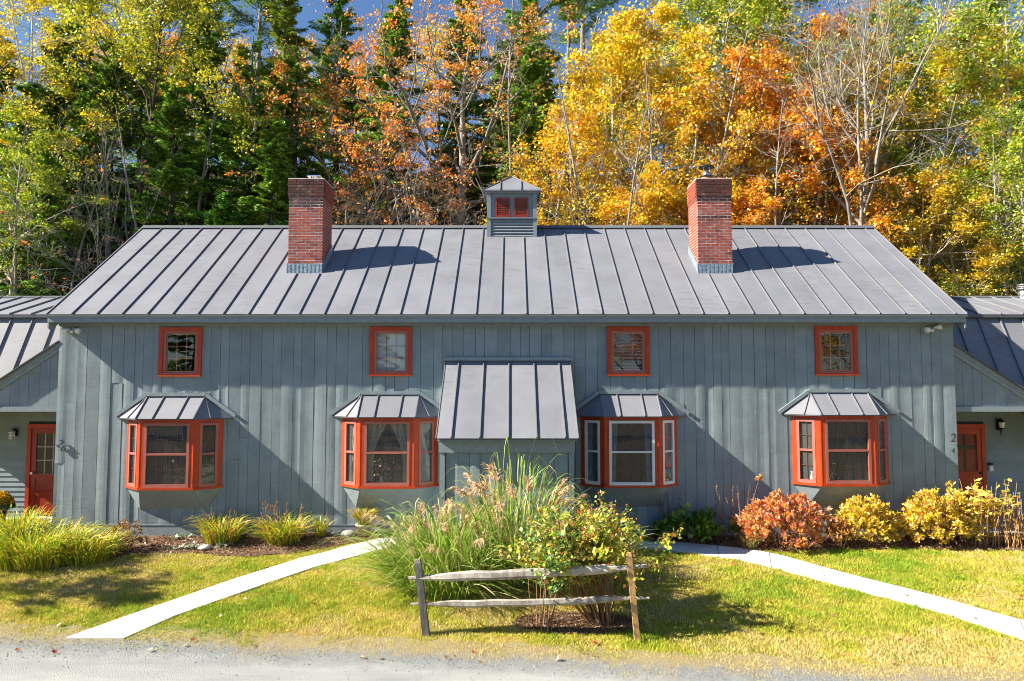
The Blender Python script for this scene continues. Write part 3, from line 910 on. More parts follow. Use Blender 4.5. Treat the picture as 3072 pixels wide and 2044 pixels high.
def bay(cx, dz, sash_mat, curtains):
    zs = 1.12 + dz; zh = 2.56 + dz; ez = 2.615 + dz; tz = 3.07 + dz
    A, B, C, D = Vector((cx - 1.03, 0, 0)), Vector((cx - 0.575, -0.385, 0)), Vector((cx + 0.575, -0.385, 0)), Vector((cx + 1.03, 0, 0))
    y0 = -0.03
    A.y = D.y = y0
    # base: sloping underside
    lo = zs - 0.008; bz = 0.665 + dz
    mb = MB()
    mb.add([(A.x + .02, y0, lo), (B.x + .01, B.y + .012, lo), (C.x - .01, C.y + .012, lo), (D.x - .02, y0, lo), (cx - 0.72, y0, bz), (cx + 0.72, y0, bz)],
           [(0, 4, 1), (1, 4, 5, 2), (2, 5, 3), (0, 1, 2, 3)])
    root = mb.build('bay_window', MAT['trim_grey'], house)
    # sill and head as solid polygons
    def poly(off, z):
        o = off
        return [(A.x - o, y0, z), (B.x - o*0.45, B.y - o, z), (C.x + o*0.45, C.y - o, z), (D.x + o, y0, z)]
    MB().prism(poly(0.03, zs), (0, 0, 0.05)).build('sill', MAT['casing_red'], root)
    MB().prism(poly(0.015, zh - 0.005), (0, 0, ez - zh - 0.02)).build('head', MAT['casing_red'], root)
    # seat board inside
    MB().prism([(A.x + .05, 0.10, zs + 0.051), (A.x + .05, y0, zs + 0.051), (B.x + .05, B.y + .06, zs + 0.051), (C.x - .05, C.y + .06, zs + 0.051), (D.x - .05, y0, zs + 0.051), (D.x - .05, 0.10, zs + 0.051)], (0, 0, 0.02)).build('seat_board', MAT['interior'], root)
    w0, w1 = zs + 0.05, zh - 0.005
    for P, Q, cols in ((A, B, 2), (B, C, 4), (C, D, 2)):
        u = (Q - P); L = u.length; u.normalize(); nw = Vector((u.y, -u.x, 0))
        if nw.y > 0: nw = -nw
        mid = (P + Q)/2
        M = frame_M((mid.x, mid.y, 0), u, nw)
        front = cols == 4
        c = 0.095 if front else 0.10
        a = L/2
        for x0, x1 in ((-a + 0.004, -a + c), (a - c, a - 0.004)):
            MB(M).box(x0, x1, -0.012, 0.075, w0, w1).build('casing', MAT['casing_red'], root)
        MB(M).box(-a + c, a - c, -0.002, 0.07, w1 - 0.035, w1).build('casing', MAT['casing_red'], root)
        sash_unit(M, 2*(a - c) - 0.004, w0, w1 - 0.037, sash_mat, root, cols)
    # mullion posts at the corners
    for P in (B, C):
        s = -1 if P is B else 1
        MB().tube([(P.x - s*0.012, P.y + 0.022, w0), (P.x - s*0.012, P.y + 0.022, w1)], 0.040, 8).build('mullion', MAT['casing_red'], root)
    # roof
    T0, T1 = Vector((cx - 0.615, y0, tz)), Vector((cx + 0.615, y0, tz))
    F0, F1 = Vector((cx - 0.605, -0.525, ez)), Vector((cx + 0.605, -0.525, ez))
    S0, S1 = Vector((cx - 1.25, y0, ez)), Vector((cx + 1.25, y0, ez))
    fr = [0, 0.29, 0.715, 1.0]
    for k in range(3):
        slope_panel(F0.lerp(F1, fr[k]), F0.lerp(F1, fr[k+1]), T0.lerp(T1, fr[k]), T0.lerp(T1, fr[k+1]), rrng, 'roof_panel', MAT['roof_metal'], root, 2, 3, 0.001)
    nf = (F1 - F0).cross(T0 - F0).normalized()
    for s, F, S, Tt in ((-1, F0, S0, T0), (1, F1, S1, T1)):
        m = S.lerp(F, 0.58)
        for a_, b_ in ((S, m), (m, F)):
            tri = [a_, b_, Tt] if s < 0 else [b_, a_, Tt]
            n = (tri[1] - tri[0]).cross(tri[2] - tri[0]).normalized()
            MB().prism([t_ - n*0.006 for t_ in tri], n*0.006).build('roof_panel', MAT['roof_metal'], root)
        seam(m, m.lerp(Tt, 0.97), n, root, 0.014, 0.024)
        seam(F, Tt, (nf + n).normalized(), root, 0.018, 0.024)
    for f in fr[1:3]:
        seam(F0.lerp(F1, f), T0.lerp(T1, f), nf, root, 0.016, 0.028)
    MB().prism([S0 - Vector((0, 0, .022)), F0 - Vector((0, -.01, .022)), F1 - Vector((0, -.01, .022)), S1 - Vector((0, 0, .022))], (0, 0, 0.012)).build('soffit', MAT['edge_metal'], root)
    # trim boards against the wall, above the roof
    MB().bar(T0 + Vector((-0.03, -0.022, 0.045)), T1 + Vector((0.03, -0.022, 0.045)), 0.045, 0.075).build('wall_trim', MAT['trim_grey'], root)
    for s, S, Tt in ((-1, S0, T0), (1, S1, T1)):
        MB().bar(Tt + Vector((s*0.032, -0.022, 0.040)), S + Vector((s*0.045, -0.022, 0.04)), 0.045, 0.075).build('wall_trim', MAT['trim_grey'], root)
    # curtains
    if curtains:
        mat = MAT['curtain' if curtains == 1 else 'curtain_blue']
        for s in (-1, 1):
            V = []; F = []; nu, nv = 16, 8
            for k in range(nv+1):
                v = k/nv; z = zh - 0.05 - v*(zh - zs - 0.15)
                wdt = 0.42*(1 - 0.75*math.sin(min(1, v*1.5)*math.pi/2)) + 0.06 + (0.05*max(0, v - 0.7))
                if curtains == 2: wdt = 0.20 - 0.05*v
                for i in range(nu+1):
                    uu = i/nu
                    V.append((cx + s*(0.48 - wdt*uu), -0.26 + 0.018*math.sin(uu*26), z))
            for k in range(nv):
                for i in range(nu):
                    a_ = k*(nu+1)+i; F.append((a_, a_+1, a_+nu+2, a_+nu+1))
            MB().add(V, F).build('curtain', mat, root, True)
            # the side light's curtain
            V = []; F = []
            P, Q = (A, B) if s < 0 else (D, C)
            for k in range(nv+1):
                v = k/nv; z = zh - 0.05 - v*(zh - zs - 0.15)
                for i in range(nu+1):
                    uu = i/nu; w_ = (0.62 - 0.42*v) if curtains == 1 else 0.35
                    p = P.lerp(Q, 0.2 + w_*uu); nn = 0.10 + 0.012*math.sin(uu*24)
                    V.append((p.x - s*0.06*0, p.y + nn, z))
            for k in range(nv):
                for i in range(nu):
                    a_ = k*(nu+1)+i; F.append((a_, a_+1, a_+nu+2, a_+nu+1))
            MB().add(V, F).build('curtain', mat, root, True)
    return root
for (cx, dz), sm, cu in zip(BAYS, ('sash_rose', 'sash_rose', 'sash_white', 'sash_rose'), (0, 1, 2, 0)): bay(cx, dz, sm, cu)

# ---------------------------------------------------------------- entry vestibule in the middle
def vestibule():
    x0, x1 = -1.375, 1.175; fy = -1.60; rx0, rx1 = -1.45, 1.265; ry, rz, ty, tz = -1.84, 2.285, -0.03, 3.80
    sl = (tz - rz)/(ty - ry)
    z_at = lambda y: rz + sl*(y - ry)
    mb = MB()
    mb.box(x0 + .03, x1 - .03, fy + 0.02, fy + 0.10, -0.3, 2.3)
    for x in (x0 + .03, x1 - .10):
        mb.prism([(x, fy + 0.101, -0.3), (x, -0.04, -0.3), (x, -0.04, z_at(-0.04) - 0.10), (x, fy + 0.101, z_at(fy) - 0.10)], (0.07, 0, 0))
    ve = mb.build('vestibule', MAT['interior'], house)
    vr = random.Random(9)
    for a, b in board_columns(x0 + 0.1, x1 - 0.1, [], vr):
        board_mesh(a + .003, b - .003, -0.1, 2.2, vr, fy + 0.006).build('board', MAT['siding'], ve)
    for x in (x0, x1):       # side walls, boards seen end-on
        n = 8
        for k in range(n):
            ya = fy + 0.02 + (-0.06 - fy)*k/n; yb = fy + 0.02 + (-0.06 - fy)*(k+1)/n - 0.006
            s = -1 if x == x0 else 1
            MB().prism([(x, ya, 0.0), (x, yb, 0.0), (x, yb, z_at(yb) - 0.12), (x, ya, z_at(ya) - 0.12)], (-s*0.028, 0, 0)).build('board', MAT['siding'], ve)
    for xa in (x0 - 0.012, x1 - 0.088):
        MB().box(xa, xa + 0.10, fy - 0.042, fy + 0.015, -0.15, 2.05).build('corner_board', MAT['trim_grey'], ve)
    MB().box(x0 - 0.03, x1 + 0.03, fy - 0.075, fy - 0.043, 2.0, 2.232).build('fascia_board', MAT['trim_grey'], ve)
    MB().prism([(rx0 + 0.03, ry + 0.03, rz - 0.04), (rx0 + 0.03, fy - 0.076, rz - 0.04), (rx0 + 0.03, fy - 0.076, rz - 0.055), (rx0 + 0.03, ry + 0.03, rz - 0.055)], (rx1 - rx0 - 0.06, 0, 0)).build('soffit', MAT['trim_grey'], ve)
    sxs = [-1.155, -0.612, -0.070, 0.470, 1.010]
    ed = [rx0] + sxs + [rx1]
    for a, b in zip(ed, ed[1:]):
        slope_panel((a, ry, rz), (b, ry, rz), (a, ty, tz), (b, ty, tz), rrng, 'roof_panel', MAT['roof_metal'], ve, 3, 6, 0.003)
    n = Vector((0, -sl, 1)).normalized()
    for x in sxs: seam(Vector((x, ry, rz)) + n*.002, Vector((x, ty, tz)) + n*.002, n, ve, 0.022, 0.036)
    for x in (rx0 + 0.006, rx1 - 0.006): seam((x, ry, rz), (x, ty, tz), n, ve, 0.014, 0.012)
    MB().prism([Vector((rx0 + .03, ry + .03, rz)) - n*0.008, Vector((rx0 + .03, ty, tz)) - n*0.008, Vector((rx0 + .03, ty, tz)) - n*0.08, Vector((rx0 + .03, ry + .03, rz)) - n*0.06], (rx1 - rx0 - 0.06, 0, 0)).build('roof_deck', MAT['trim_grey'], ve)
    MB().box(-1.475, 1.315, -0.085, -0.028, 3.812, 3.88).build('wall_trim', MAT['trim_grey'], ve)
vestibule()

# ================================================================== the two side wings
def wing(s):
    left = s < 0
    wx0 = XL if left else XR            # where it joins the house
    wx1 = s*17.5
    root = empty('side_wing', (wx0, 0, 0))
    tag(root, 'grey %s wing with gambrel metal roof and %s, at the house\'s %s end' % (('left', 'glazed red door', 'left') if left else ('right', 'panelled red door', 'right')), 'house wing')
    inv = Matrix.Translation((-wx0, 0, 0))
    def B(mb, name, mat, parent=root, **k):
        o = mb.build(name, mat, parent, **k)
        if parent is root: o.matrix_parent_inverse = inv
        return o
    X = lambda d: wx0 + s*d
    def bx(d0, d1, *a):
        p, q = sorted((X(d0), X(d1))); return MB().box(p, q, *a)
    gap = 0.0 if left else 0.0
    # clapboard wall, each board tilted outwards at its foot
    wall = B(bx(0.02, 7.6, 1.33, 1.45, -0.3, 3.4), 'wall', MAT['interior'])
    dl, dr = (0.52, 1.52) if left else (0.55, 1.50)      # door opening from house
    z = 0.22; k = 0
    while z < 3.1:
        for d0, d1 in ((0.03, dl), (dr, 7.5)):
            if z > 2.36 and d0 > 0.03: continue
            dd0, dd1 = (0.03, 7.5) if z > 2.36 else (d0, d1)
            p, q = sorted((X(dd0), X(dd1)))
            mb = MB(); mb.prism([(p, 1.300, z), (p, 1.326, z), (p, 1.326, z + 0.125), (p, 1.318, z + 0.125)], (q - p, 0, 0))
            mb.build('clapboard', MAT['siding_smooth'], wall)
        z += 0.116; k += 1
    # door with casing
    zb, zt = 0.26, 2.36
    cas = MB()
    for d0, d1 in ((dl, dl + 0.09), (dr - 0.09, dr)):
        p, q = sorted((X(d0), X(d1))); cas.box(p, q, 1.265, 1.33, zb, zt)
    p, q = sorted((X(dl + .09), X(dr - .09))); cas.box(p, q, 1.265, 1.33, zt - 0.10, zt)
    door = B(cas, 'door', MAT['casing_red'])
    a, b = p + 0.005, q - 0.005          # leaf extent
    if left:
        gl0, gl1 = 1.20, 2.14
        lf = MB(); st = 0.115
        lf.box(a, a + st, 1.29, 1.33, zb, zt - 0.105); lf.box(b - st, b, 1.29, 1.33, zb, zt - 0.105)
        lf.box(a + st, b - st, 1.29, 1.33, gl1, zt - 0.105); lf.box(a + st, b - st, 1.29, 1.33, gl0 - 0.09, gl0)
        lf.box(a + st, b - st, 1.29, 1.33, 0.70, 0.78); lf.box(a + st, b - st, 1.29, 1.33, zb, zb + 0.14)
        lf.box(a + st, b - st, 1.305, 1.33, zb + 0.14, gl0 - 0.09)
        lf.build('leaf', MAT['door_red'], door)
        MB().add([(a + st, 1.306, gl0), (b - st, 1.306, gl0), (b - st, 1.306, gl1), (a + st, 1.306, gl1)], [(0, 1, 2, 3)]).build('pane', MAT['glass'], door)
        for k in (1, 2):
            x = a + st + (b - a - 2*st)*k/3; zz = gl0 + (gl1 - gl0)*k/3
            MB().box(x - 0.011, x + 0.011, 1.311, 1.322, gl0, gl1).build('muntin', MAT['muntin_cream'], door)
            MB().box(a + st, b - st, 1.3105, 1.3225, zz - 0.011, zz + 0.011).build('muntin', MAT['muntin_cream'], door)
        MB().tube([(a + 0.05, 1.285, 1.22), (a + 0.05, 1.24, 1.22)], 0.03, 10).build('knob', MAT['galv'], door)
    else:
        # storm door: glazed upper half in front of a panelled wooden door
        st = 0.10
        lf = MB(); lf.box(a, a + st, 1.28, 1.30, zb, zt - 0.105); lf.box(b - st, b, 1.28, 1.30, zb, zt - 0.105)
        lf.box(a + st, b - st, 1.28, 1.30, 2.13, zt - 0.105); lf.box(a + st, b - st, 1.28, 1.30, 1.12, 1.26); lf.box(a + st, b - st, 1.285, 1.30, zb, 1.12)
        lf.build('storm_door', MAT['casing_red'], door)
        MB().add([(a + st, 1.29, 1.26), (b - st, 1.29, 1.26), (b - st, 1.29, 2.13), (a + st, 1.29, 2.13)], [(0, 1, 2, 3)]).build('pane', MAT['glass'], door)
        pn = MB(); pn.box(a, b, 1.335, 1.345, zb, zt - 0.105)
        for u0, u1 in ((0.10, 0.46), (0.54, 0.90)):
            for z0, z1 in ((0.4, 1.1), (1.2, 1.78), (1.86, 2.18)):
                pn.prism([(a + (b-a)*u0, 1.334, z0), (a + (b-a)*u1, 1.334, z0), (a + (b-a)*u1, 1.334, z1), (a + (b-a)*u0, 1.334, z1)], (0, -0.014, 0))
        pn.build('leaf', MAT['door_red'], door)
        MB().tube([(b - 0.04, 1.275, 1.22), (b - 0.04, 1.23, 1.22)], 0.025, 10).build('knob', MAT['black_metal'], door)
    # porch front: boarded triangle under a rake, beam below
    hi, lo_z = (4.235, 2.815) if left else (4.165, 2.815)
    sl = 0.668 if left else 0.652
    run = (hi - 0.20 - lo_z)/sl
    gab = MB(); py = 0.075
    gab.prism([(X(0.02), py + 0.02, lo_z), (X(run), py + 0.02, lo_z), (X(0.02), py + 0.02, hi - 0.2)][::int(-s)], (0, 0.03, 0))
    gable = B(gab, 'porch_gable', MAT['interior'])
    gr = random.Random(3 if left else 4); d = 0.03
    while d < run - 0.1:
        w = gr.uniform(0.19, 0.27); e = min(d + w, run - 0.02)
        z0a = hi - 0.10 - sl*d; z1a = hi - 0.10 - sl*e
        y_ = py - gr.uniform(0, 0.004)
        MB().prism([(X(d), y_, lo_z), (X(e - 0.006), y_, lo_z), (X(e - 0.006), y_, z1a), (X(d), y_, z0a)][::int(s)], (0, 0.018, 0)).build('board', MAT['siding_smooth'], gable)
        d = e
    MB().box(*sorted((X(0.01), X(3.4))), py - 0.045, py + 0.08, lo_z - 0.11, lo_z - 0.002).build('beam', MAT['trim_grey'], gable)
    d2 = 3.2
    for off, th, yy in ((0.05, 0.10, py - 0.05), (0.145, 0.085, py - 0.035)):
        a3 = Vector((X(0.01), yy + 0.02, hi - off)); b3 = Vector((X(d2), yy + 0.02, hi - off - sl*d2))
        MB().bar(a3, b3, 0.04, th).build('rake_board', MAT['trim_grey'], gable)
    # the porch roof slopes down away from the house
    P00 = (X(0.0), py - 0.12, hi + 0.015); P10 = (X(d2), py - 0.12, hi + 0.015 - sl*d2)
    nrm_ = Vector((s*sl, 0, 1)).normalized()
    mb = MB(); q = [Vector((X(0.0), py - 0.12, hi)), Vector((X(d2), py - 0.12, hi - sl*d2)), Vector((X(d2), 1.40, hi - sl*d2)), Vector((X(0.0), 1.40, hi))]
    mb.prism(q if s > 0 else q[::-1], nrm_*0.02); mb.build('porch_roof', MAT['edge_metal'], gable)
    MB().box(*sorted((X(0.02), X(3.3))), py + 0.081, 1.29, lo_z - 0.06, lo_z - 0.03).build('porch_ceiling', MAT['siding_smooth'], gable)
    # gambrel roof: steep lower slope, flat upper slope
    ey, ez_ = 1.05, 2.83; by_, bz_ = 2.12, 5.06; ry_, rz_ = 3.9, 5.685
    rf = MB(); xa, xb = sorted((X(0.0), wx1))
    rf.prism([(xa, ey + .03, ez_ - 0.05), (xa, by_ + .02, bz_ - 0.04), (xa, ry_, rz_ - 0.03), (xa, 2*ry_ - by_, bz_ - 0.04), (xa, 2*ry_ - ey, ez_ - 0.05)], (xb - xa, 0, 0))
    rf_o = B(rf, 'roof', MAT['edge_metal'])
    sp = 0.5375; n = int((xb - xa)/sp)
    first = 0.42 if left else 0.35
    xsm = [X(first + sp*k) for k in range(14)]
    for lo_, hi_, yl, zl, yh, zh_ in ((0, 1, ey, ez_, by_, bz_), (1, 2, by_ - 0.16, bz_ - 0.045, ry_, rz_)):
        nn = Vector((0, -(zh_ - zl), yh - yl)).normalized()
        ed = sorted([X(0.0)] + xsm)
        for a_, b_ in zip(ed, ed[1:]):
            slope_panel((a_, yl, zl), (b_, yl, zl), (a_, yh, zh_), (b_, yh, zh_), rrng, 'roof_panel', MAT['roof_metal'], rf_o, 2, 4, 0.002)
        for x in xsm:
            seam(Vector((x, yl, zl)) + nn*.002, Vector((x, yh, zh_)) + nn*.002, nn, rf_o, 0.02, 0.036)
    MB().box(xa, xb, by_ - 0.155, by_ - 0.12, bz_ - 0.12, bz_ - 0.052).build('fascia_board', MAT['edge_metal'], rf_o)
    MB().prism([(xa, ry_ - 0.14, rz_ - 0.03), (xa, ry_, rz_ + 0.035), (xa, ry_ + 0.14, rz_ - 0.03), (xa, ry_, rz_ + 0.01)], (xb - xa, 0, 0)).build('ridge_cap', MAT['edge_metal'], rf_o)
    # porch floor
    B(bx(0.0, 3.6, 0.42, 1.329, -0.1, 0.215), 'porch_step', MAT['slab_stone'])
    return root
wing(-1); wing(1)

# ================================================================== fittings on the walls
def lantern(x, y, z, label, round_):
    r = empty('wall_lantern', (x, y, z)); tag(r, label, 'lantern')
    m = MAT['galv'] if round_ else MAT['black_metal']
    MB().box(-0.05, 0.05, 0.06, 0.10, -0.12 if not round_ else -0.02, 0.14).build('back_plate', MAT['black_metal'], r)
    MB().tube([(0, 0.07, 0.11), (0, 0.02, 0.15), (0, -0.03, 0.12)], 0.014, 6).build('arm', MAT['black_metal'], r)
    if round_:
        MB().tube([(0, -0.03, 0.13), (0, -0.03, 0.10), (0, -0.03, 0.06)], [0.02, 0.05, 0.085], 14).build('hood', m, r, True)
        MB().tube([(0, -0.03, 0.06), (0, -0.03, -0.06)], [0.055, 0.05], 12).build('glass', MAT['lamp_glass'], r, True)
        MB().tube([(0, -0.03, -0.06), (0, -0.03, -0.085)], [0.07, 0.06], 14).build('base', m, r, True)
        mb = MB()
        for k in range(6):
            a = k*math.pi/3
            mb.tube([(0.062*math.cos(a), -0.03 + 0.062*math.sin(a), 0.06), (0.06*math.cos(a), -0.03 + 0.06*math.sin(a), -0.06)], 0.006, 4)
        mb.build('cage', m, r)
    else:
        MB().tube([(0, -0.03, 0.16), (0, -0.03, 0.12), (0, -0.03, 0.07)], [0.01, 0.03, 0.085], 6).build('hood', m, r)
        MB().tube([(0, -0.03, 0.07), (0, -0.03, -0.06)], [0.072, 0.045], 6).build('glass', MAT['lamp_glass'], r)
        MB().tube([(0, -0.03, -0.06), (0, 0.0, -0.10), (0.01, 0.02, -0.24)], [0.05, 0.02, 0.012], 6).build('tail', m, r)
lantern(-11.66, 1.20, 2.11, 'round silver caged lantern beside the glazed red door', True)
lantern(11.43, 1.20, 2.34, 'black carriage lantern with pale glass beside the panelled red door', False)

def floodlight(x, z, label, flip):
    r = empty('floodlight', (x, -0.05, z)); tag(r, label, 'floodlight')
    MB().tube([(0, 0.02, 0), (0, -0.04, 0)], 0.05, 12).build('base', MAT['galv'], r, True)
    for s, d in ((-1, Vector((-0.55, -0.6, -0.35)) if flip else Vector((-0.8, -0.45, -0.3))), (1, Vector((0.75, -0.5, -0.3)))):
        if flip and s > 0: d = Vector((0.9, -0.3, 0.15))
        d.normalize(); p = Vector((s*0.05, -0.05, 0))
        MB().tube([p, p + d*0.06, p + d*0.065, p + d*0.15], [0.022, 0.026, 0.035, 0.066], 12).build('lamp_head', MAT['white_plastic'], r, True)
    MB().tube([(0.0, -0.04, -0.02), (0.0, -0.10, -0.07)], [0.03, 0.035], 10).build('motion_sensor', MAT['white_plastic'], r, True)
floodlight(-9.52, 4.49, 'twin white floodlight under the eave at the wall\'s left corner', False)
floodlight(9.08, 4.52, 'twin white floodlight under the eave at the wall\'s right corner', True)

def digits(items, label):
    root = empty('house_number', items[0][1]); tag(root, label, 'house number')
    for ch, loc, size, rot in items:
        cu = bpy.data.curves.new('digit', 'FONT'); cu.body = ch; cu.size = size; cu.extrude = 0.008
        cu.align_x = 'CENTER'; cu.align_y = 'CENTER'; cu.shear = 0.15
        tmp = bpy.data.objects.new('tmp', cu); COL.objects.link(tmp)
        bpy.context.view_layer.update()
        me = bpy.data.meshes.new_from_object(tmp.evaluated_get(bpy.context.evaluated_depsgraph_get()))
        bpy.data.objects.remove(tmp)
        me.materials.clear(); me.materials.append(MAT['dark_num'])
        o = link('digit', me, None, root)
        o.location = Vector(loc) - Vector(items[0][1])
        o.rotation_euler = (R(90), R(rot), 0)
digits([('2', (-9.735, -0.062, 2.02), 0.24, 28), ('6', (-9.645, -0.062, 1.93), 0.24, 28)], 'tilted dark digits 26 on the wall\'s left corner board')
digits([('2', (9.49, -0.062, 2.14), 0.26, 0), ('4', (9.475, -0.062, 1.87), 0.16, 0)], 'dark digits 2 and 4 one above the other beside the panelled red door')

# vent pipe on the right wing's ridge
vp = empty('vent_pipe', (14.15, 3.9, 5.60)); tag(vp, 'shiny metal vent pipe with louvred cap on the right wing roof', 'vent pipe')
MB().tube([(0, 0, 0), (0, 0, 0.30)], 0.13, 16).build('pipe', MAT['galv'], vp, True)
MB().tube([(0, 0, 0.0), (0, 0, 0.06), (0, 0, 0.08)], [0.27, 0.24, 0.14], 16).build('flashing', MAT['white_plastic'], vp, True)
for k in range(3): MB().tube([(0, 0, 0.30 + k*0.055), (0, 0, 0.335 + k*0.055)], [0.19, 0.17 - 0.02*k], 16).build('cap_ring', MAT['galv'], vp, True)
mb = MB(); mb.tube([(0, 0, 0.30), (0, 0, 0.44)], 0.10, 10); mb.build('core', MAT['black_metal'], vp)
pb = empty('parcel_box', (11.19, 1.27, 1.36)); tag(pb, 'small white and black box on the jamb of the panelled red door', 'door box')
MB().box(-0.045, 0.045, -0.05, 0.03, -0.09, 0.04).build('body', MAT['white_plastic'], pb, bevel=0.008)
MB().box(-0.042, 0.042, -0.048, 0.03, 0.041, 0.10).build('top', MAT['black_metal'], pb, bevel=0.008)

# ================================================================== VEGETATION
def unit(v): return v/np.maximum(1e-9, np.linalg.norm(v, axis=-1, keepdims=True))
def perp(d, rng):
    r = rng.normal(size=d.shape); r -= (r*d).sum(-1, keepdims=True)*d
    return unit(r)
def grow(rng, S, D, L, r0, r1, K, wander, trop):
    """S,D (B,3); L,r0,r1 (B) -> polylines P (B,K,3), radii (B,K), directions (B,K,3)"""
    P = [S]; DD = [D]; d = D
    for k in range(1, K):
        d = unit(d + rng.normal(size=d.shape)*wander + np.array([0, 0, trop]))
        P.append(P[-1] + d*(L/(K-1))[:, None]); DD.append(d)
    P = np.stack(P, 1); DD = np.stack(DD, 1)
    t = np.linspace(0, 1, K)[None]
    return P, r0[:, None]*(1-t) + r1[:, None]*t, DD
def tubes(P, Rr, n):
    B, K, _ = P.shape
    Tn = unit(np.gradient(P, axis=1))
    ref = np.where(np.abs(Tn[:, :1, 2:3]) > 0.8, np.array([[[1.0, 0, 0]]]), np.array([[[0, 0, 1.0]]]))
    s = unit(np.cross(Tn, np.broadcast_to(ref, Tn.shape))); t = np.cross(Tn, s)
    a = np.arange(n)*2*np.pi/n
    V = P[:, :, None] + (s[:, :, None]*np.cos(a)[None, None, :, None] + t[:, :, None]*np.sin(a)[None, None, :, None])*Rr[:, :, None, None]
    idx = np.arange(B*K*n).reshape(B, K, n)
    j = np.roll(idx, -1, axis=2)
    F = np.stack([idx[:, :-1], j[:, :-1], j[:, 1:], idx[:, 1:]], -1).reshape(-1, 4)
    return V.reshape(-1, 3), F
def join(parts):
    V = []; F = []; o = 0
    for v, f in parts: V.append(v); F.append(f + o); o += len(v)
    return np.concatenate(V), np.concatenate(F)
def kids(rng, P, Rr, DD, L, n, t0, t1, ang, angsd, lr, rr=0.6):
    B, K, _ = P.shape
    t = rng.uniform(t0, t1, (B, n)); t[:, 0] = t1
    f = t*(K-1); i = np.minimum(f.astype(int), K-2); u = f - i
    bi = np.arange(B)[:, None]
    S = P[bi, i]*(1-u)[..., None] + P[bi, i+1]*u[..., None]
    d = DD[bi, np.minimum(i+1, K-1)]
    r = (Rr[bi, i]*(1-u) + Rr[bi, i+1]*u)*rr
    A = np.radians(rng.normal(ang, angsd, (B, n)))[..., None]
    A[:, 0] *= 0.3
    nd = d*np.cos(A) + perp(d, rng)*np.sin(A)
    nl = np.broadcast_to(L[:, None], (B, n))*lr*rng.uniform(0.65, 1.25, (B, n))*(1.1 - 0.45*t)
    return S.reshape(-1, 3), unit(nd.reshape(-1, 3)), nl.ravel(), r.ravel()

def leaves(rng, P, size, pal, wts=None, up=0.6, w=0.34, jit=0.12, tang=None, clump=None, fold=0.12):
    """diamond leaves at points P; pal list of rgb"""
    N = len(P); pal = np.array(pal)
    n = unit(rng.normal(size=(N, 3)) + np.array([0, 0, up]))
    if tang is None: t = perp(n, rng)
    else:
        t = unit(tang + rng.normal(size=(N, 3))*0.25); n = unit(n - (n*t).sum(-1, keepdims=True)*t)
    b = np.cross(n, t)
    s = (size*rng.uniform(0.65, 1.3, N))[:, None]
    V = np.stack([P - t*s*0.5, P + b*s*w - n*s*fold + t*s*0.06, P + t*s*0.5, P - b*s*w - n*s*fold + t*s*0.06], 1).reshape(-1, 3)
    F = np.arange(N*4).reshape(N, 4)
    c = pal[rng.choice(len(pal), N, p=wts)]
    if clump is not None: c = c*clump[:, None]
    c = c*rng.uniform(1 - jit*2, 1 + jit*2, (N, 1))*rng.uniform(1 - jit, 1 + jit, (N, 3))
    return V, F, np.repeat(np.clip(c, 0, 1), 4, axis=0)

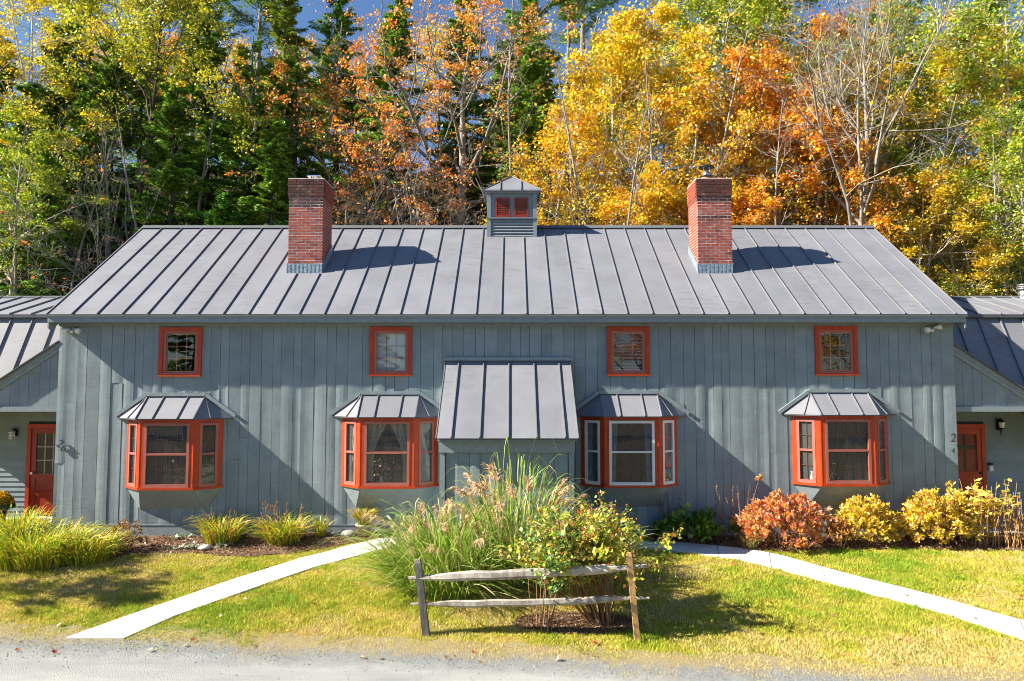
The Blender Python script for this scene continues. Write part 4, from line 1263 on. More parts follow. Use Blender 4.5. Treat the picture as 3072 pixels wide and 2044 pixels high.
def decid(seed, H, r0, first=0.35, nmain=14, spread=0.36, ang=52, angsd=12, up=0.03, lean=(0, 0), wander=0.06, levels=3, nk=(6, 6), leafn=16000, lsize=0.13, pal=None, wts=None, bark='bark_grey', lspread=0.35, twig=True, fork=1, droop=0.0, name='tree', leafup=0.6):
    rng = np.random.default_rng(seed)
    parts = []
    tips = []
    D0 = unit(np.stack([np.array([lean[0] + (0.12*(k - (fork-1)/2) if fork > 1 else 0), lean[1], 1.0]) for k in range(fork)]))
    S0 = np.stack([np.array([0.12*k, 0, -0.3]) for k in range(fork)])
    P, Rr, DD = grow(rng, S0, D0, np.full(fork, H*0.97), np.full(fork, r0/(1 if fork == 1 else 1.4)), np.full(fork, 0.02), 14, wander, 0.02)
    Rr[:, 0] *= 1.35
    parts.append(tubes(P, Rr, 8))
    # main limbs along the trunk(s)
    ss = []
    for k in range(fork):
        m = max(4, nmain//fork)
        t = np.sort(rng.uniform(first, 0.98, m)); f = t*13; i = np.minimum(f.astype(int), 12); u = (f - i)[:, None]
        S = P[k][i]*(1-u) + P[k][i+1]*u
        az = np.arange(m)*2.4 + rng.uniform(0, 6.28) + rng.normal(0, 0.5, m)
        el = np.radians(90 - np.clip(rng.normal(ang, angsd, m), 15, 110)*(1.12 - 0.35*t))
        d = np.stack([np.cos(az)*np.cos(el), np.sin(az)*np.cos(el), np.sin(el)], 1)
        L = H*spread*(1.15 - 0.75*((t - first)/(1 - first))**1.5)*rng.uniform(0.75, 1.2, m)
        r = np.interp(t, np.linspace(0, 1, 14), Rr[k])*0.55
        ss.append((S, d, L, r))
    S, d, L, r = [np.concatenate([q[j] for q in ss]) for j in range(4)]
    P, Rr, DD = grow(rng, S, d, L, r, r*0.25 + 0.006, 8, 0.11, up)
    parts.append(tubes(P, Rr, 5))
    lv = []
    for q in range(levels - 1):
        S, d, L, r = kids(rng, P, Rr, DD, L, nk[min(q, len(nk)-1)], 0.2, 1.0, 46, 14, 0.52)
        r = np.maximum(r, 0.007 - 0.001*q)
        P, Rr, DD = grow(rng, S, d, L, r, np.maximum(r*0.35, 0.004), 5 if q == 0 else 4, 0.16, up*0.6 - droop)
        parts.append(tubes(P, Rr, 4 if q == 0 else 3))
        lv.append((P, L))
    V, F = join(parts)
    bm = np_mesh(name + '_wood', V, F, MAT[bark], smooth=True)
    lm = None
    if leafn:
        P, L = lv[-1]; B, K, _ = P.shape
        # foliage density differs from twig to twig: light and dark clumps, gaps
        wt = rng.gamma(0.38, 1.0, B); wt /= wt.sum()
        bi = rng.choice(B, leafn, p=wt)
        f = rng.uniform(0.15, 1, leafn)*(K-1); i = np.minimum(f.astype(int), K-2); u = (f - i)[:, None]
        pos = P[bi, i]*(1-u) + P[bi, i+1]*u + rng.normal(size=(leafn, 3))*np.array([lspread, lspread, lspread*0.55])*rng.uniform(0.2, 1, (leafn, 1))
        cl = rng.normal(1.0, 0.14, B)[bi]
        V, F, C = leaves(rng, pos, lsize, pal, wts, clump=np.clip(cl, 0.55, 1.4), up=leafup)
        lm = np_mesh(name + '_leaves', V, F, MAT['leaf'], C)
    return bm, lm

def conif(seed, H, r0, base=0.08, nb=110, wid=0.22, droop=-0.10, sprays=60, slen=0.34, pal=None, bark='bark_dark', top=1.0, sw=0.13, name='conifer', el0=5, shape=0.8):
    rng = np.random.default_rng(seed)
    P, Rr, DD = grow(rng, np.array([[0, 0, -0.4]]), np.array([[0, 0, 1.0]]), np.array([H + 0.4]), np.array([r0]), np.array([0.015]), 12, 0.012, 0.05)
    parts = [tubes(P, Rr, 8)]
    t = np.sort(base + (1 - base)*rng.uniform(0, 0.985, nb)**0.9); f = t*11; i = np.minimum(f.astype(int), 10); u = (f - i)[:, None]
    S = P[0][i]*(1-u) + P[0][i+1]*u
    az = rng.uniform(0, 6.28, nb); el = np.radians(el0 + 40*(t - base)/(1 - base) + rng.normal(0, 9, nb) - 10)
    d = np.stack([np.cos(az)*np.cos(el), np.sin(az)*np.cos(el), np.sin(el)], 1)
    q = (t - base)/(1 - base)
    L = H*wid*np.minimum(1.0, 0.55 + 3*q)*(1.02 - q)**shape*rng.uniform(0.55, 1.2, nb) + 0.25
    r = np.maximum(0.008, np.interp(t, np.linspace(0, 1, 12), Rr[0])*0.28)
    P, Rr, DD = grow(rng, S, d, L, r, r*0.2 + 0.003, 6, 0.06, droop)
    parts.append(tubes(P, Rr, 3))
    V, F = join(parts); bm = np_mesh(name + '_wood', V, F, MAT[bark], smooth=True)
    N = nb*sprays
    wt = L*rng.gamma(2.0, 1.0, nb); bi = rng.choice(nb, N, p=wt/wt.sum())
    f = rng.uniform(0.10, 1, N); fk = f*5; i = np.minimum(fk.astype(int), 4); u = (fk - i)[:, None]
    pos = P[bi, i]*(1-u) + P[bi, i+1]*u; dd = DD[bi, i+1]
    side = unit(np.cross(dd, np.array([0, 0, 1.0])))*rng.choice([-1, 1], N)[:, None]
    reach = (rng.uniform(0, 1, N)*(0.30*L[bi])*(1.05 - f))[:, None]
    pos = pos + side*reach + dd*reach*0.5 + rng.normal(size=(N, 3))*0.05
    pos[:, 2] -= reach[:, 0]*0.25
    tang = dd*0.8 + side*0.7 + np.array([0, 0, -0.35])
    V, F, C = leaves(rng, pos, slen, pal, None, up=1.2, w=sw, tang=tang, clump=np.clip(rng.normal(1, 0.18, nb)[bi], 0.5, 1.5), fold=0.03)
    return bm, np_mesh(name + '_needles', V, F, MAT['needle'], C)

YEL = [(0.86, 0.60, 0.02), (0.84, 0.48, 0.015), (0.66, 0.60, 0.03), (0.80, 0.34, 0.012)]
YEO = [(0.85, 0.52, 0.015), (0.82, 0.36, 0.012), (0.68, 0.22, 0.012), (0.74, 0.58, 0.02)]
ORA = [(0.80, 0.30, 0.03), (0.84, 0.42, 0.04), (0.64, 0.17, 0.025), (0.86, 0.50, 0.06)]
OAK = [(0.74, 0.24, 0.012), (0.82, 0.36, 0.015), (0.58, 0.14, 0.01), (0.84, 0.48, 0.02)]
YGR = [(0.40, 0.46, 0.025), (0.58, 0.52, 0.02), (0.26, 0.36, 0.02), (0.72, 0.55, 0.02)]
GRY = [(0.28, 0.43, 0.02), (0.44, 0.50, 0.025), (0.18, 0.31, 0.015), (0.68, 0.54, 0.025)]
YLW = [(0.80, 0.58, 0.015), (0.64, 0.50, 0.015), (0.52, 0.44, 0.015), (0.82, 0.44, 0.015)]
HEM = [(0.14, 0.28, 0.03), (0.22, 0.40, 0.035), (0.32, 0.48, 0.05), (0.09, 0.20, 0.025)]
PIN = [(0.12, 0.22, 0.045), (0.17, 0.29, 0.05), (0.24, 0.34, 0.07), (0.09, 0.17, 0.035)]
SPR = [(0.20, 0.28, 0.025), (0.28, 0.34, 0.04), (0.13, 0.20, 0.025)]
SAP = [(0.09, 0.25, 0.018), (0.12, 0.32, 0.025), (0.06, 0.17, 0.014)]
RED = [(0.62, 0.12, 0.04), (0.58, 0.18, 0.05), (0.68, 0.24, 0.04)]

PROTO = {
 'orange_maple': decid(21, 15.5, 0.34, 0.20, 17, 0.47, 58, 16, 0.035, (0.05, 0), 0.05, 4, (6, 5, 4), 10500, 0.13, ORA, [.35, .35, .1, .2], 'bark_grey', 0.22, name='orange_maple'),
 'yellow_beech': decid(22, 14.0, 0.14, 0.18, 20, 0.26, 62, 14, 0.02, (0, 0), 0.035, 3, (7, 6), 14500, 0.15, YEL, [.40, .18, .38, .04], 'bark_pale', 0.36, fork=2, name='yellow_beech', leafup=1.0),
 'amber_beech': decid(23, 13.0, 0.13, 0.10, 22, 0.28, 64, 14, 0.02, (0, 0), 0.035, 3, (7, 6), 13500, 0.15, YEO, [.42, .18, .04, .36], 'bark_pale', 0.36, name='amber_beech', leafup=1.0),
 'oak': decid(24, 12.5, 0.15, 0.15, 18, 0.30, 58, 14, 0.02, (0.04, 0), 0.045, 3, (7, 6), 13000, 0.16, OAK, [.20, .38, .06, .36], 'bark_grey', 0.34, name='oak', leafup=0.9),
 'yellow_green': decid(25, 16.0, 0.20, 0.55, 18, 0.26, 48, 12, 0.03, (0.02, 0), 0.035, 3, (7, 6), 18000, 0.125, YGR, [.35, .35, .15, .15], 'bark_dark', 0.34, name='yellow_green'),
 'green_maple': decid(26, 16.0, 0.20, 0.15, 22, 0.30, 55, 14, 0.02, (0, 0), 0.04, 3, (7, 6), 23000, 0.15, GRY, [.35, .35, .15, .15], 'bark_pale', 0.36, name='green_maple', leafup=0.9),
 'yellow_tree': decid(27, 12.5, 0.14, 0.06, 24, 0.31, 70, 14, 0.01, (0, 0), 0.035, 3, (7, 6), 17500, 0.15, YLW, [.35, .3, .2, .15], 'bark_pale', 0.36, name='yellow_tree', leafup=1.2),
 'birch': decid(28, 16.5, 0.15, 0.40, 15, 0.24, 40, 10, 0.01, (-0.05, 0), 0.05, 3, (6, 6), 9000, 0.12, [(0.78, 0.60, 0.02), (0.74, 0.46, 0.015), (0.56, 0.52, 0.02)], None, 'bark_birch', 0.3, fork=2, name='birch'),
 'bare_tree': decid(29, 15.5, 0.24, 0.34, 26, 0.42, 40, 12, 0.03, (0.0, 0), 0.04, 4, (7, 6, 4), 500, 0.17, OAK, None, 'bark_mid', 0.2, name='bare_tree'),
 'bare_shrub': decid(30, 8.5, 0.10, 0.08, 20, 0.48, 70, 20, 0.03, (0.08, 0), 0.09, 4, (5, 5, 3), 140, 0.13, RED, None, 'bark_grey', 0.2, fork=2, name='bare_shrub'),
 'red_shrubby': decid(31, 10.0, 0.11, 0.15, 18, 0.40, 60, 18, 0.02, (0.0, 0), 0.07, 4, (5, 5, 3), 4200, 0.12, ORA, [.3, .2, .4, .1], 'bark_grey', 0.25, name='red_shrubby'),
 'hemlock': conif(41, 15, 0.22, 0.10, 150, 0.22, -0.06, 300, 0.28, HEM, 'bark_dark', name='hemlock'),
 'dark_fir': conif(42, 17, 0.24, 0.20, 130, 0.22, -0.05, 280, 0.28, HEM, 'bark_dark', name='dark_fir'),
 'pine': conif(43, 20, 0.26, 0.55, 80, 0.20, 0.03, 330, 0.30, PIN, 'bark_grey', name='pine', el0=20, sw=0.10, shape=0.5),
 'spruce': conif(44, 17, 0.20, 0.10, 150, 0.15, -0.04, 230, 0.25, SPR, 'bark_dark', name='spruce'),
 'sapling': conif(45, 8, 0.09, 0.04, 110, 0.20, -0.02, 190, 0.18, SAP, 'bark_dark', name='sapling'),
}
PROTO['slender'] = decid(33, 13.0, 0.085, 0.45, 9, 0.12, 45, 14, 0.02, (0.02, 0), 0.03, 3, (4, 3), 0, 0.1, None, None, 'bark_mid', name='slender')
PROTO_H = {'slender': 13.0, 'orange_maple': 15.5, 'yellow_beech': 14, 'amber_beech': 13, 'oak': 12.5, 'yellow_green': 16, 'green_maple': 16, 'yellow_tree': 12.5, 'birch': 16.5, 'bare_tree': 15.5, 'bare_shrub': 8.5, 'red_shrubby': 10, 'hemlock': 15, 'dark_fir': 17, 'pine': 20, 'spruce': 17, 'sapling': 8}

def plant_tree(name, proto, x, y, H, rz, label, group=None, zoff=0.0):
    s = H/PROTO_H[proto]
    o = empty(name, (x, y, float(T(x, y)) - 0.1 + zoff), rz)
    o.scale = (s, s, s)
    bm, lm = PROTO[proto]
    link('trunk', bm, None, o)
    if lm is not None: link('crown', lm, None, o)
    tag(o, label, 'tree', group)
    return o
def px(v, y): return (v - 1178.5)/1571.0*(y + 14.85)

TREES = [
 # left: birches, the yellow-green tree, hemlocks
 ('birch_tree', 'birch', 75, 19, 18, 0.3, 'white-stemmed birch with thin yellow leaves at the far left'),
 ('birch_tree', 'birch', 5, 16.5, 17, 2.2, 'leaning birch cut by the photo\'s left edge'),
 ('maple_tree', 'yellow_green', 290, 16.5, 17.5, 1.0, 'yellow-green tree on a straight dark trunk, left of the left chimney'),
 ('maple_tree', 'yellow_green', 190, 24, 16.5, 2.6, 'paler yellow-green tree behind the birches on the left'),
 ('hemlock_tree', 'hemlock', 50, 15.5, 12.0, 0.1, 'dark green hemlock below the leftmost birch'),
 ('hemlock_tree', 'hemlock', 172, 17, 12.0, 1.7, 'dark green hemlock between the birch and the dark straight trunk'),
 ('hemlock_tree', 'hemlock', 375, 15.5, 13.0, 3.0, 'broad dark hemlock just right of the dark straight trunk'),
 ('hemlock_tree', 'hemlock', 465, 19, 15.5, 4.1, 'tall dark hemlock behind the two bright saplings'),
 ('fir_tree', 'dark_fir', 560, 18, 14.5, 0.8, 'dark fir left of the left chimney top'),
 ('fir_tree', 'dark_fir', 668, 19, 14, 2.8, 'dark fir directly behind the left chimney'),
 ('spruce_tree', 'spruce', 632, 22, 18, 0.4, 'light green narrow spruce with hanging sprays near the top edge'),
 ('pine_tree', 'pine', 578, 31, 22, 1.2, 'thin-crowned pine against blue sky left of the light green spruce'),
 ('pine_tree', 'pine', 425, 32, 20, 2.2, 'soft green pine between the yellow-green tree and the thin-crowned pine'),
 ('conifer_sapling', 'sapling', 497, 14.0, 8.0, 0.2, 'bright green young conifer above the roof, taller of the pair'),
 ('conifer_sapling', 'sapling', 548, 14.6, 7.4, 1.3, 'bright green young conifer above the roof, shorter right-hand one of the pair'),
 ('maple_tree', 'green_maple', 25, 13.5, 10.5, 0.4, 'low sunlit green maple above the left wing, at the photo\'s left edge'),
 ('hemlock_tree', 'hemlock', -25, 18.5, 14, 5.2, 'dark hemlock cut by the photo\'s left edge'),
 ('hemlock_tree', 'hemlock', 112, 19.5, 15, 2.0, 'hemlock rising behind the leftmost pair of hemlocks'),
 ('hemlock_tree', 'hemlock', 235, 19, 14.5, 3.6, 'hemlock directly left of the dark straight trunk'),
 ('fir_tree', 'dark_fir', 305, 23, 15.5, 0.2, 'fir behind the dark straight trunk'),
 ('hemlock_tree', 'hemlock', 105, 13.8, 9.5, 4.6, 'low hemlock above the left wing roof'),
 ('hemlock_tree', 'hemlock', 612, 15, 11.0, 1.1, 'low hemlock touching the left chimney\'s left side'),
 ('bare_sapling', 'bare_shrub', 205, 14, 9.5, 0.5, 'bare grey sapling in front of the hemlocks at left'),
 ('bare_sapling', 'bare_shrub', 330, 15, 9.0, 2.9, 'bare pale branches reaching right from beside the dark straight trunk'),
 # centre: the orange maple and its neighbours
 ('maple_tree', 'orange_maple', 1040, 20, 16.5, 0.6, 'big spreading orange maple with grey limbs behind the roof\'s centre'),
 ('maple_tree', 'red_shrubby', 805, 19, 12.5, 0.4, 'thin reddish maple with many bare twigs right of the left chimney'),
 ('maple_tree', 'red_shrubby', 860, 17, 10.5, 3.4, 'low rust-red maple between the left chimney and the big orange maple'),
 ('bare_sapling', 'bare_shrub', 815, 13.5, 8.2, 1.9, 'leafless grey thicket just above the roof, right of the left chimney'),
 ('bare_sapling', 'bare_shrub', 935, 14.5, 8.6, 4.4, 'leafless grey thicket left of the orange maple\'s trunk'),
 ('bare_sapling', 'bare_shrub', 1130, 14.5, 8.8, 5.3, 'leafless grey thicket just left of the cupola'),
 ('hemlock_tree', 'hemlock', 900, 30, 16, 0.9, 'dark hemlock behind the reddish maples'),
 ('hemlock_tree', 'hemlock', 1220, 22, 14.0, 2.3, 'green hemlock showing between the orange and yellow trees above the cupola'),
 ('fir_tree', 'dark_fir', 1225, 31, 18.5, 4.0, 'dark fir with sky around its top right of the orange maple'),
 ('fir_tree', 'dark_fir', 770, 31, 17, 4.9, 'dark fir behind the thin reddish maple'),
 ('hemlock_tree', 'hemlock', 1075, 31, 16, 5.6, 'dark hemlock behind the big orange maple'),
 ('pine_tree', 'pine', 1345, 30, 25, 0.3, 'tall pine with a thick bare trunk against the sky right of centre'),
 ('pine_tree', 'pine', 1310, 36, 22, 1.9, 'thin pole-like pine trunk against the sky above the cupola'),
 # right of centre: yellow and orange
 ('beech_tree', 'yellow_beech', 1425, 17.5, 15.5, 0.4, 'golden yellow beech right of the cupola'),
 ('beech_tree', 'yellow_beech', 1490, 18.5, 16.5, 2.1, 'tallest golden yellow beech, left of the right chimney'),
 ('beech_tree', 'amber_beech', 1345, 16, 11.5, 1.2, 'amber beech with low branches directly beside the cupola'),
 ('beech_tree', 'amber_beech', 1575, 16, 13.0, 3.6, 'amber beech whose stems stand left of the right chimney'),
 ('beech_tree', 'amber_beech', 1450, 14, 9.0, 5.0, 'low amber beech just above the roof right of the cupola'),
 ('maple_tree', 'green_maple', 1640, 21, 18.5, 0.8, 'green-yellow maple against the sky above the right chimney'),
 ('maple_tree', 'green_maple', 1745, 21.5, 18.5, 2.9, 'green-yellow maple with its crown at the top edge, right of the right chimney'),
 ('oak_tree', 'oak', 1700, 17, 13.0, 0.3, 'orange oak behind the right chimney'),
 ('oak_tree', 'oak', 1815, 18, 15.0, 1.8, 'tallest orange oak, right of the right chimney'),
 ('oak_tree', 'oak', 1765, 14, 8.4, 4.2, 'low orange oak just right of the right chimney'),
 ('oak_tree', 'oak', 1890, 15.5, 10.8, 5.5, 'small deep-orange oak in front of the bare tree'),
 ('pine_tree', 'pine', 1770, 31, 21, 4.4, 'pine with a grey trunk between the green-yellow maples'),
 ('bare_tree', 'bare_tree', 1972, 13.2, 15.5, 2.7, 'tall leafless pale-limbed tree on the right'),
 ('hemlock_tree', 'hemlock', 1895, 22, 15, 3.3, 'dark hemlock left of the leafless tree'),
 ('fir_tree', 'dark_fir', 2035, 25, 17, 1.0, 'dark fir right of the leafless tree'),
 ('fir_tree', 'dark_fir', 2125, 34, 18, 2.4, 'blue-green fir top against the sky at upper right'),
 ('beech_tree', 'yellow_tree', 2075, 17.5, 13.5, 0.2, 'yellow beech right of the leafless trunk'),
 ('beech_tree', 'yellow_tree', 2165, 18.5, 14.0, 2.7, 'tallest yellow beech on the right side'),
 ('beech_tree', 'yellow_tree', 2100, 13, 8.8, 4.0, 'low olive-yellow beech above the roof\'s right corner'),
 ('beech_tree', 'yellow_tree', 2215, 13.5, 8.5, 5.2, 'low olive-yellow beech above the right wing'),
 ('maple_tree', 'green_maple', 2300, 15.5, 16.5, 1.1, 'green maple turning yellow at the right edge'),
 ('maple_tree', 'green_maple', 2235, 21, 17.5, 3.9, 'green-yellow maple behind the low beeches at right'),
 ('maple_tree', 'green_maple', 2385, 12.5, 11.0, 5.0, 'green maple above the metal vent pipe, cut by the right edge'),
]
STEM_N = {}
for k, (v, y, H) in enumerate([(30, 13, 11), (140, 13.5, 12), (250, 14.5, 12.5), (345, 14, 12), (430, 17, 15), (720, 21, 17), (985, 16, 13), (1180, 19, 16), (1265, 18, 17), (1345, 13.5, 12.5), (1385, 14.5, 14),
      (1425, 13, 12), (1465, 15, 15), (1515, 13.5, 13), (1545, 14.5, 14), (1610, 15, 15.5), (1665, 14, 13), (1735, 15, 15), (1790, 13.5, 12), (1855, 15, 14), (2020, 14, 11), (2050, 20, 18), (2130, 14, 12), (2195, 15, 13), (2265, 13, 12), (2330, 12.5, 11)]):
    marks = [(-60, 'photo\'s left edge'), (290, 'dark straight trunk'), (705, 'left chimney'), (1178, 'cupola'), (1635, 'right chimney'), (1972, 'leafless tree')]
    mx_, mn_ = [m for m in marks if m[0] < v][-1]
    STEM_N[mn_] = STEM_N.get(mn_, 0) + 1
    plant_tree('slender_stem', 'slender', px(v, y), y, H, k*1.7, '%s thin bare grey stem right of the %s' % (('first', 'second', 'third', 'fourth', 'fifth', 'sixth', 'seventh', 'eighth', 'ninth', 'tenth', 'eleventh')[STEM_N[mn_] - 1], mn_), 'thin bare stems in the wood')
for nm, pr, v, y, H, rz, lb in TREES:
    plant_tree(nm, pr, px(v, y), y, H, rz, lb)

# the wood beyond: one mass of distant trees on the upper slope
def far_wood():
    rng = np.random.default_rng(77)
    Vw, Fw, Vl, Fl, Cl = [], [], [], [], []; ow = ol = 0
    for k in range(104):
        y = rng.uniform(34, 54); x = rng.uniform(-1, 1)*(y + 16)*0.86 if k < 66 else rng.choice([-1, 1])*rng.uniform(0.86, 1.5)*(y + 16)
        if k >= 66 and k % 2: y = rng.uniform(24, 34)
        H = rng.uniform(9, 15); z = float(T(x, y)) - 0.3
        con = rng.random() < 0.62
        P, Rr, DD = grow(rng, np.array([[x, y, z]]), np.array([[0, 0, 1.0]]), np.array([H]), np.array([0.16]), np.array([0.02]), 7, 0.03, 0.03)
        v, f = tubes(P, Rr, 5); Vw.append(v); Fw.append(f + ow); ow += len(v)
        n = 4200 if con else 2600
        t = rng.uniform(0.22 if con else 0.45, 1, n)
        rad = (H*0.20*(1.04 - t)**0.8) if con else H*0.24*np.sqrt(np.clip(1 - ((t - 0.72)/0.32)**2, 0.02, 1))
        a = rng.uniform(0, 6.28, n); q = np.sqrt(rng.uniform(0.05, 1, n))*rad*(0.75 + 0.35*np.sin(t*23 + a*3))
        pos = np.stack([x + np.cos(a)*q, y + np.sin(a)*q, z + t*H - (q*0.25 if con else 0)], 1)
        pal = HEM if con else [YEL, ORA, YGR, YEO, YLW][rng.integers(5)]
        v, f, c = leaves(rng, pos, 0.36 if con else 0.22, pal, None, up=1.0, w=0.16 if con else 0.36)
        Vl.append(v); Fl.append(f + ol); Cl.append(c); ol += len(v)
    root = link('far_wood', np_mesh('far_wood', np.concatenate(Vl), np.concatenate(Fl), MAT['needle'], np.concatenate(Cl)))
    tag(root, 'distant mixed autumn wood on the upper slope', 'wood', kind='stuff')
    tw = link('trunks', np_mesh('trunks', np.concatenate(Vw), np.concatenate(Fw), MAT['bark_grey']), None, root); tw['kind'] = 'stuff'
far_wood()

# undergrowth on the hillside behind the roof: saplings, brush, low leaves
def brush():
    rng = np.random.default_rng(78)
    n = 900
    y = rng.uniform(11, 32, n); x = rng.uniform(-1, 1, n)*(y + 16)*0.82; z = T(x, y)
    S = np.stack([x, y, z - 0.1], 1); D = unit(rng.normal(size=(n, 3))*0.28 + np.array([0, 0, 1.0])); L = rng.uniform(1.2, 4.2, n)
    P, Rr, DD = grow(rng, S, D, L, L*0.007, L*0.001 + 0.002, 6, 0.10, 0.02)
    parts = [tubes(P, Rr, 3)]
    S2, d2, L2, r2 = kids(rng, P, Rr, DD, L, 6, 0.25, 0.95, 45, 15, 0.35)
    P2, R2, D2 = grow(rng, S2, d2, L2, np.maximum(r2, 0.006), np.full(len(L2), 0.004), 4, 0.14, 0.02)
    parts.append(tubes(P2, R2, 3))
    V, F = join(parts)
    root = link('underbrush', np_mesh('underbrush', V, F, MAT['bark_grey']))
    tag(root, 'tangled thin stems and low leaves on the wooded slope', 'underbrush', kind='stuff')
    N = 42000
    bi = rng.integers(0, len(P2), N); k = rng.integers(1, 4, N)
    pos = P2[bi, k] + rng.normal(size=(N, 3))*0.18
    which = (P2[bi, 0, 0]*0.31 + P2[bi, 0, 1]*0.17 + rng.normal(0, 0.6, N))
    pal = np.array([(0.05, 0.10, 0.015), (0.10, 0.15, 0.02), (0.42, 0.27, 0.02), (0.48, 0.20, 0.015), (0.04, 0.08, 0.015)])
    V, F, C = leaves(rng, pos, 0.16, pal, None, up=0.9)
    xx = pos[:, 0]; ci = np.where(xx < -4.5, rng.choice([0, 1, 0, 4, 1], N), np.where(xx < 2, rng.choice([3, 3, 2, 4], N), rng.choice([2, 3, 2, 1], N)))
    c = pal[ci]*rng.uniform(0.7, 1.25, (N, 1))
    lv = link('leaf_mass', np_mesh('leaf_mass', V, F, MAT['leaf'], np.repeat(c, 4, 0)), None, root); lv['kind'] = 'stuff'
brush()

# trees across the road, seen only as reflections in the windows
for k, (x, y, pr, H, lb) in enumerate([
    (-30, -34, 'hemlock', 15, 'dark hemlock across the road, far left of the drive'), (-21, -30, 'dark_fir', 16, 'dark fir across the road, left'),
    (-11, -36, 'hemlock', 15, 'dark hemlock across the road, near the middle'), (1, -33, 'dark_fir', 16, 'dark fir straight across the road'),
    (9, -32, 'oak', 14, 'orange oak across the road that glows in the bay window'), (17, -30, 'yellow_beech', 14, 'golden beech across the road'),
    (24, -31, 'amber_beech', 14, 'amber beech across the road mirrored in the last upper window'), (32, -35, 'oak', 14, 'orange oak across the road, far right')]):
    o = plant_tree('roadside_tree', pr, x, y, H, k*1.3, lb, zoff=0)

# ================================================================== FRONT GARDEN
def vnoise(x, y, seed, sc):
    r = np.random.default_rng(seed); v = 0
    for k in range(7):
        a = r.uniform(0, 6.28); f = sc*r.uniform(0.5, 2.2); v = v + np.sin((x*np.cos(a) + y*np.sin(a))*f + r.uniform(0, 6.28))/ (0.6 + f/sc)
    return v/3.2
def strips(P, W, side, cols):
    """ribbons: P (B,K,3), W (B,K), side (B,3); cols (B,3)"""
    B, K, _ = P.shape
    V = np.stack([P - side[:, None]*W[..., None], P + side[:, None]*W[..., None]], 2).reshape(-1, 3)
    i = np.arange(B*K*2).reshape(B, K, 2)
    F = np.stack([i[:, :-1, 0], i[:, :-1, 1], i[:, 1:, 1], i[:, 1:, 0]], -1).reshape(-1, 4)
    return V, F, np.repeat(cols, K*2, axis=0)
def arcs(rng, base, az, H, reach, droop, width, K, pal, wts=None, var=0.2):
    B = len(base); t = np.linspace(0, 1, K)[None]
    hz = reach[:, None]*(0.35*t + 0.65*t**2.0); z = H[:, None]*((1 + droop[:, None])*t - droop[:, None]*t**2.6)
    d = np.stack([np.cos(az), np.sin(az)], 1)
    P = np.empty((B, K, 3)); P[..., 0] = base[:, :1] + d[:, :1]*hz; P[..., 1] = base[:, 1:2] + d[:, 1:]*hz; P[..., 2] = base[:, 2:3] + z
    P += np.cumsum(rng.normal(0, 0.006, (B, K, 3)), 1)*np.array([1, 1, 0.4])
    a2 = az + np.pi/2 + rng.normal(0, 0.7, B)
    side = np.stack([np.cos(a2), np.sin(a2), rng.normal(0, 0.25, B)], 1)
    W = width[:, None]*np.clip(1.15 - t**2, 0.05, 1)*np.clip(0.55 + 3*t, 0, 1)
    pal = np.array(pal); c = pal[rng.choice(len(pal), B, p=wts)]*rng.uniform(1 - var, 1 + var, (B, 1))
    return strips(P, W, side, np.clip(c, 0, 1))
def disk(rng, n, r, squash=(1, 1)):
    a = rng.uniform(0, 6.28, n); q = np.sqrt(rng.uniform(0, 1, n))*r
    return np.stack([np.cos(a)*q*squash[0], np.sin(a)*q*squash[1], np.zeros(n)], 1), a
def merge(*vfc):
    V, F, C = [], [], []; o = 0
    for v, f, c in vfc: V.append(v); F.append(f + o); C.append(c); o += len(v)
    return np.concatenate(V), np.concatenate(F), np.concatenate(C)

# ---------------------------------------------------------------- lawn grass
def in_poly(x, y, poly):
    n = len(poly); c = np.zeros(len(x), bool); j = n - 1
    for i in range(n):
        xi, yi = poly[i]; xj, yj = poly[j]
        c ^= ((yi > y) != (yj > y)) & (x < (xj - xi)*(y - yi)/(yj - yi + 1e-12) + xi); j = i
    return c
PP_L = PATH_L[0] + PATH_L[1][::-1]; PP_R = PATH_R[0] + PATH_R[1][::-1]
def lawn_mask(x, y, ragged=0.0):
    m = (y > road_edge(x) - ragged) & ~in_poly(x, y, PP_L) & ~in_poly(x, y, PP_R)
    m &= ~((x < -2.3) & (x > -10.5) & (y > bed_edge_l(x))) & ~((x > 2.9) & (x < 12.5) & (y > bed_edge_r(x)))
    m &= ~((x > XL) & (x < XR) & (y > -0.05)) & ~((x > -1.5) & (x < 1.3) & (y > -1.7))
    e = ((x - 1.0)/0.95)**2 + ((y + 4.23)/0.36)**2
    return m & (e > 1)
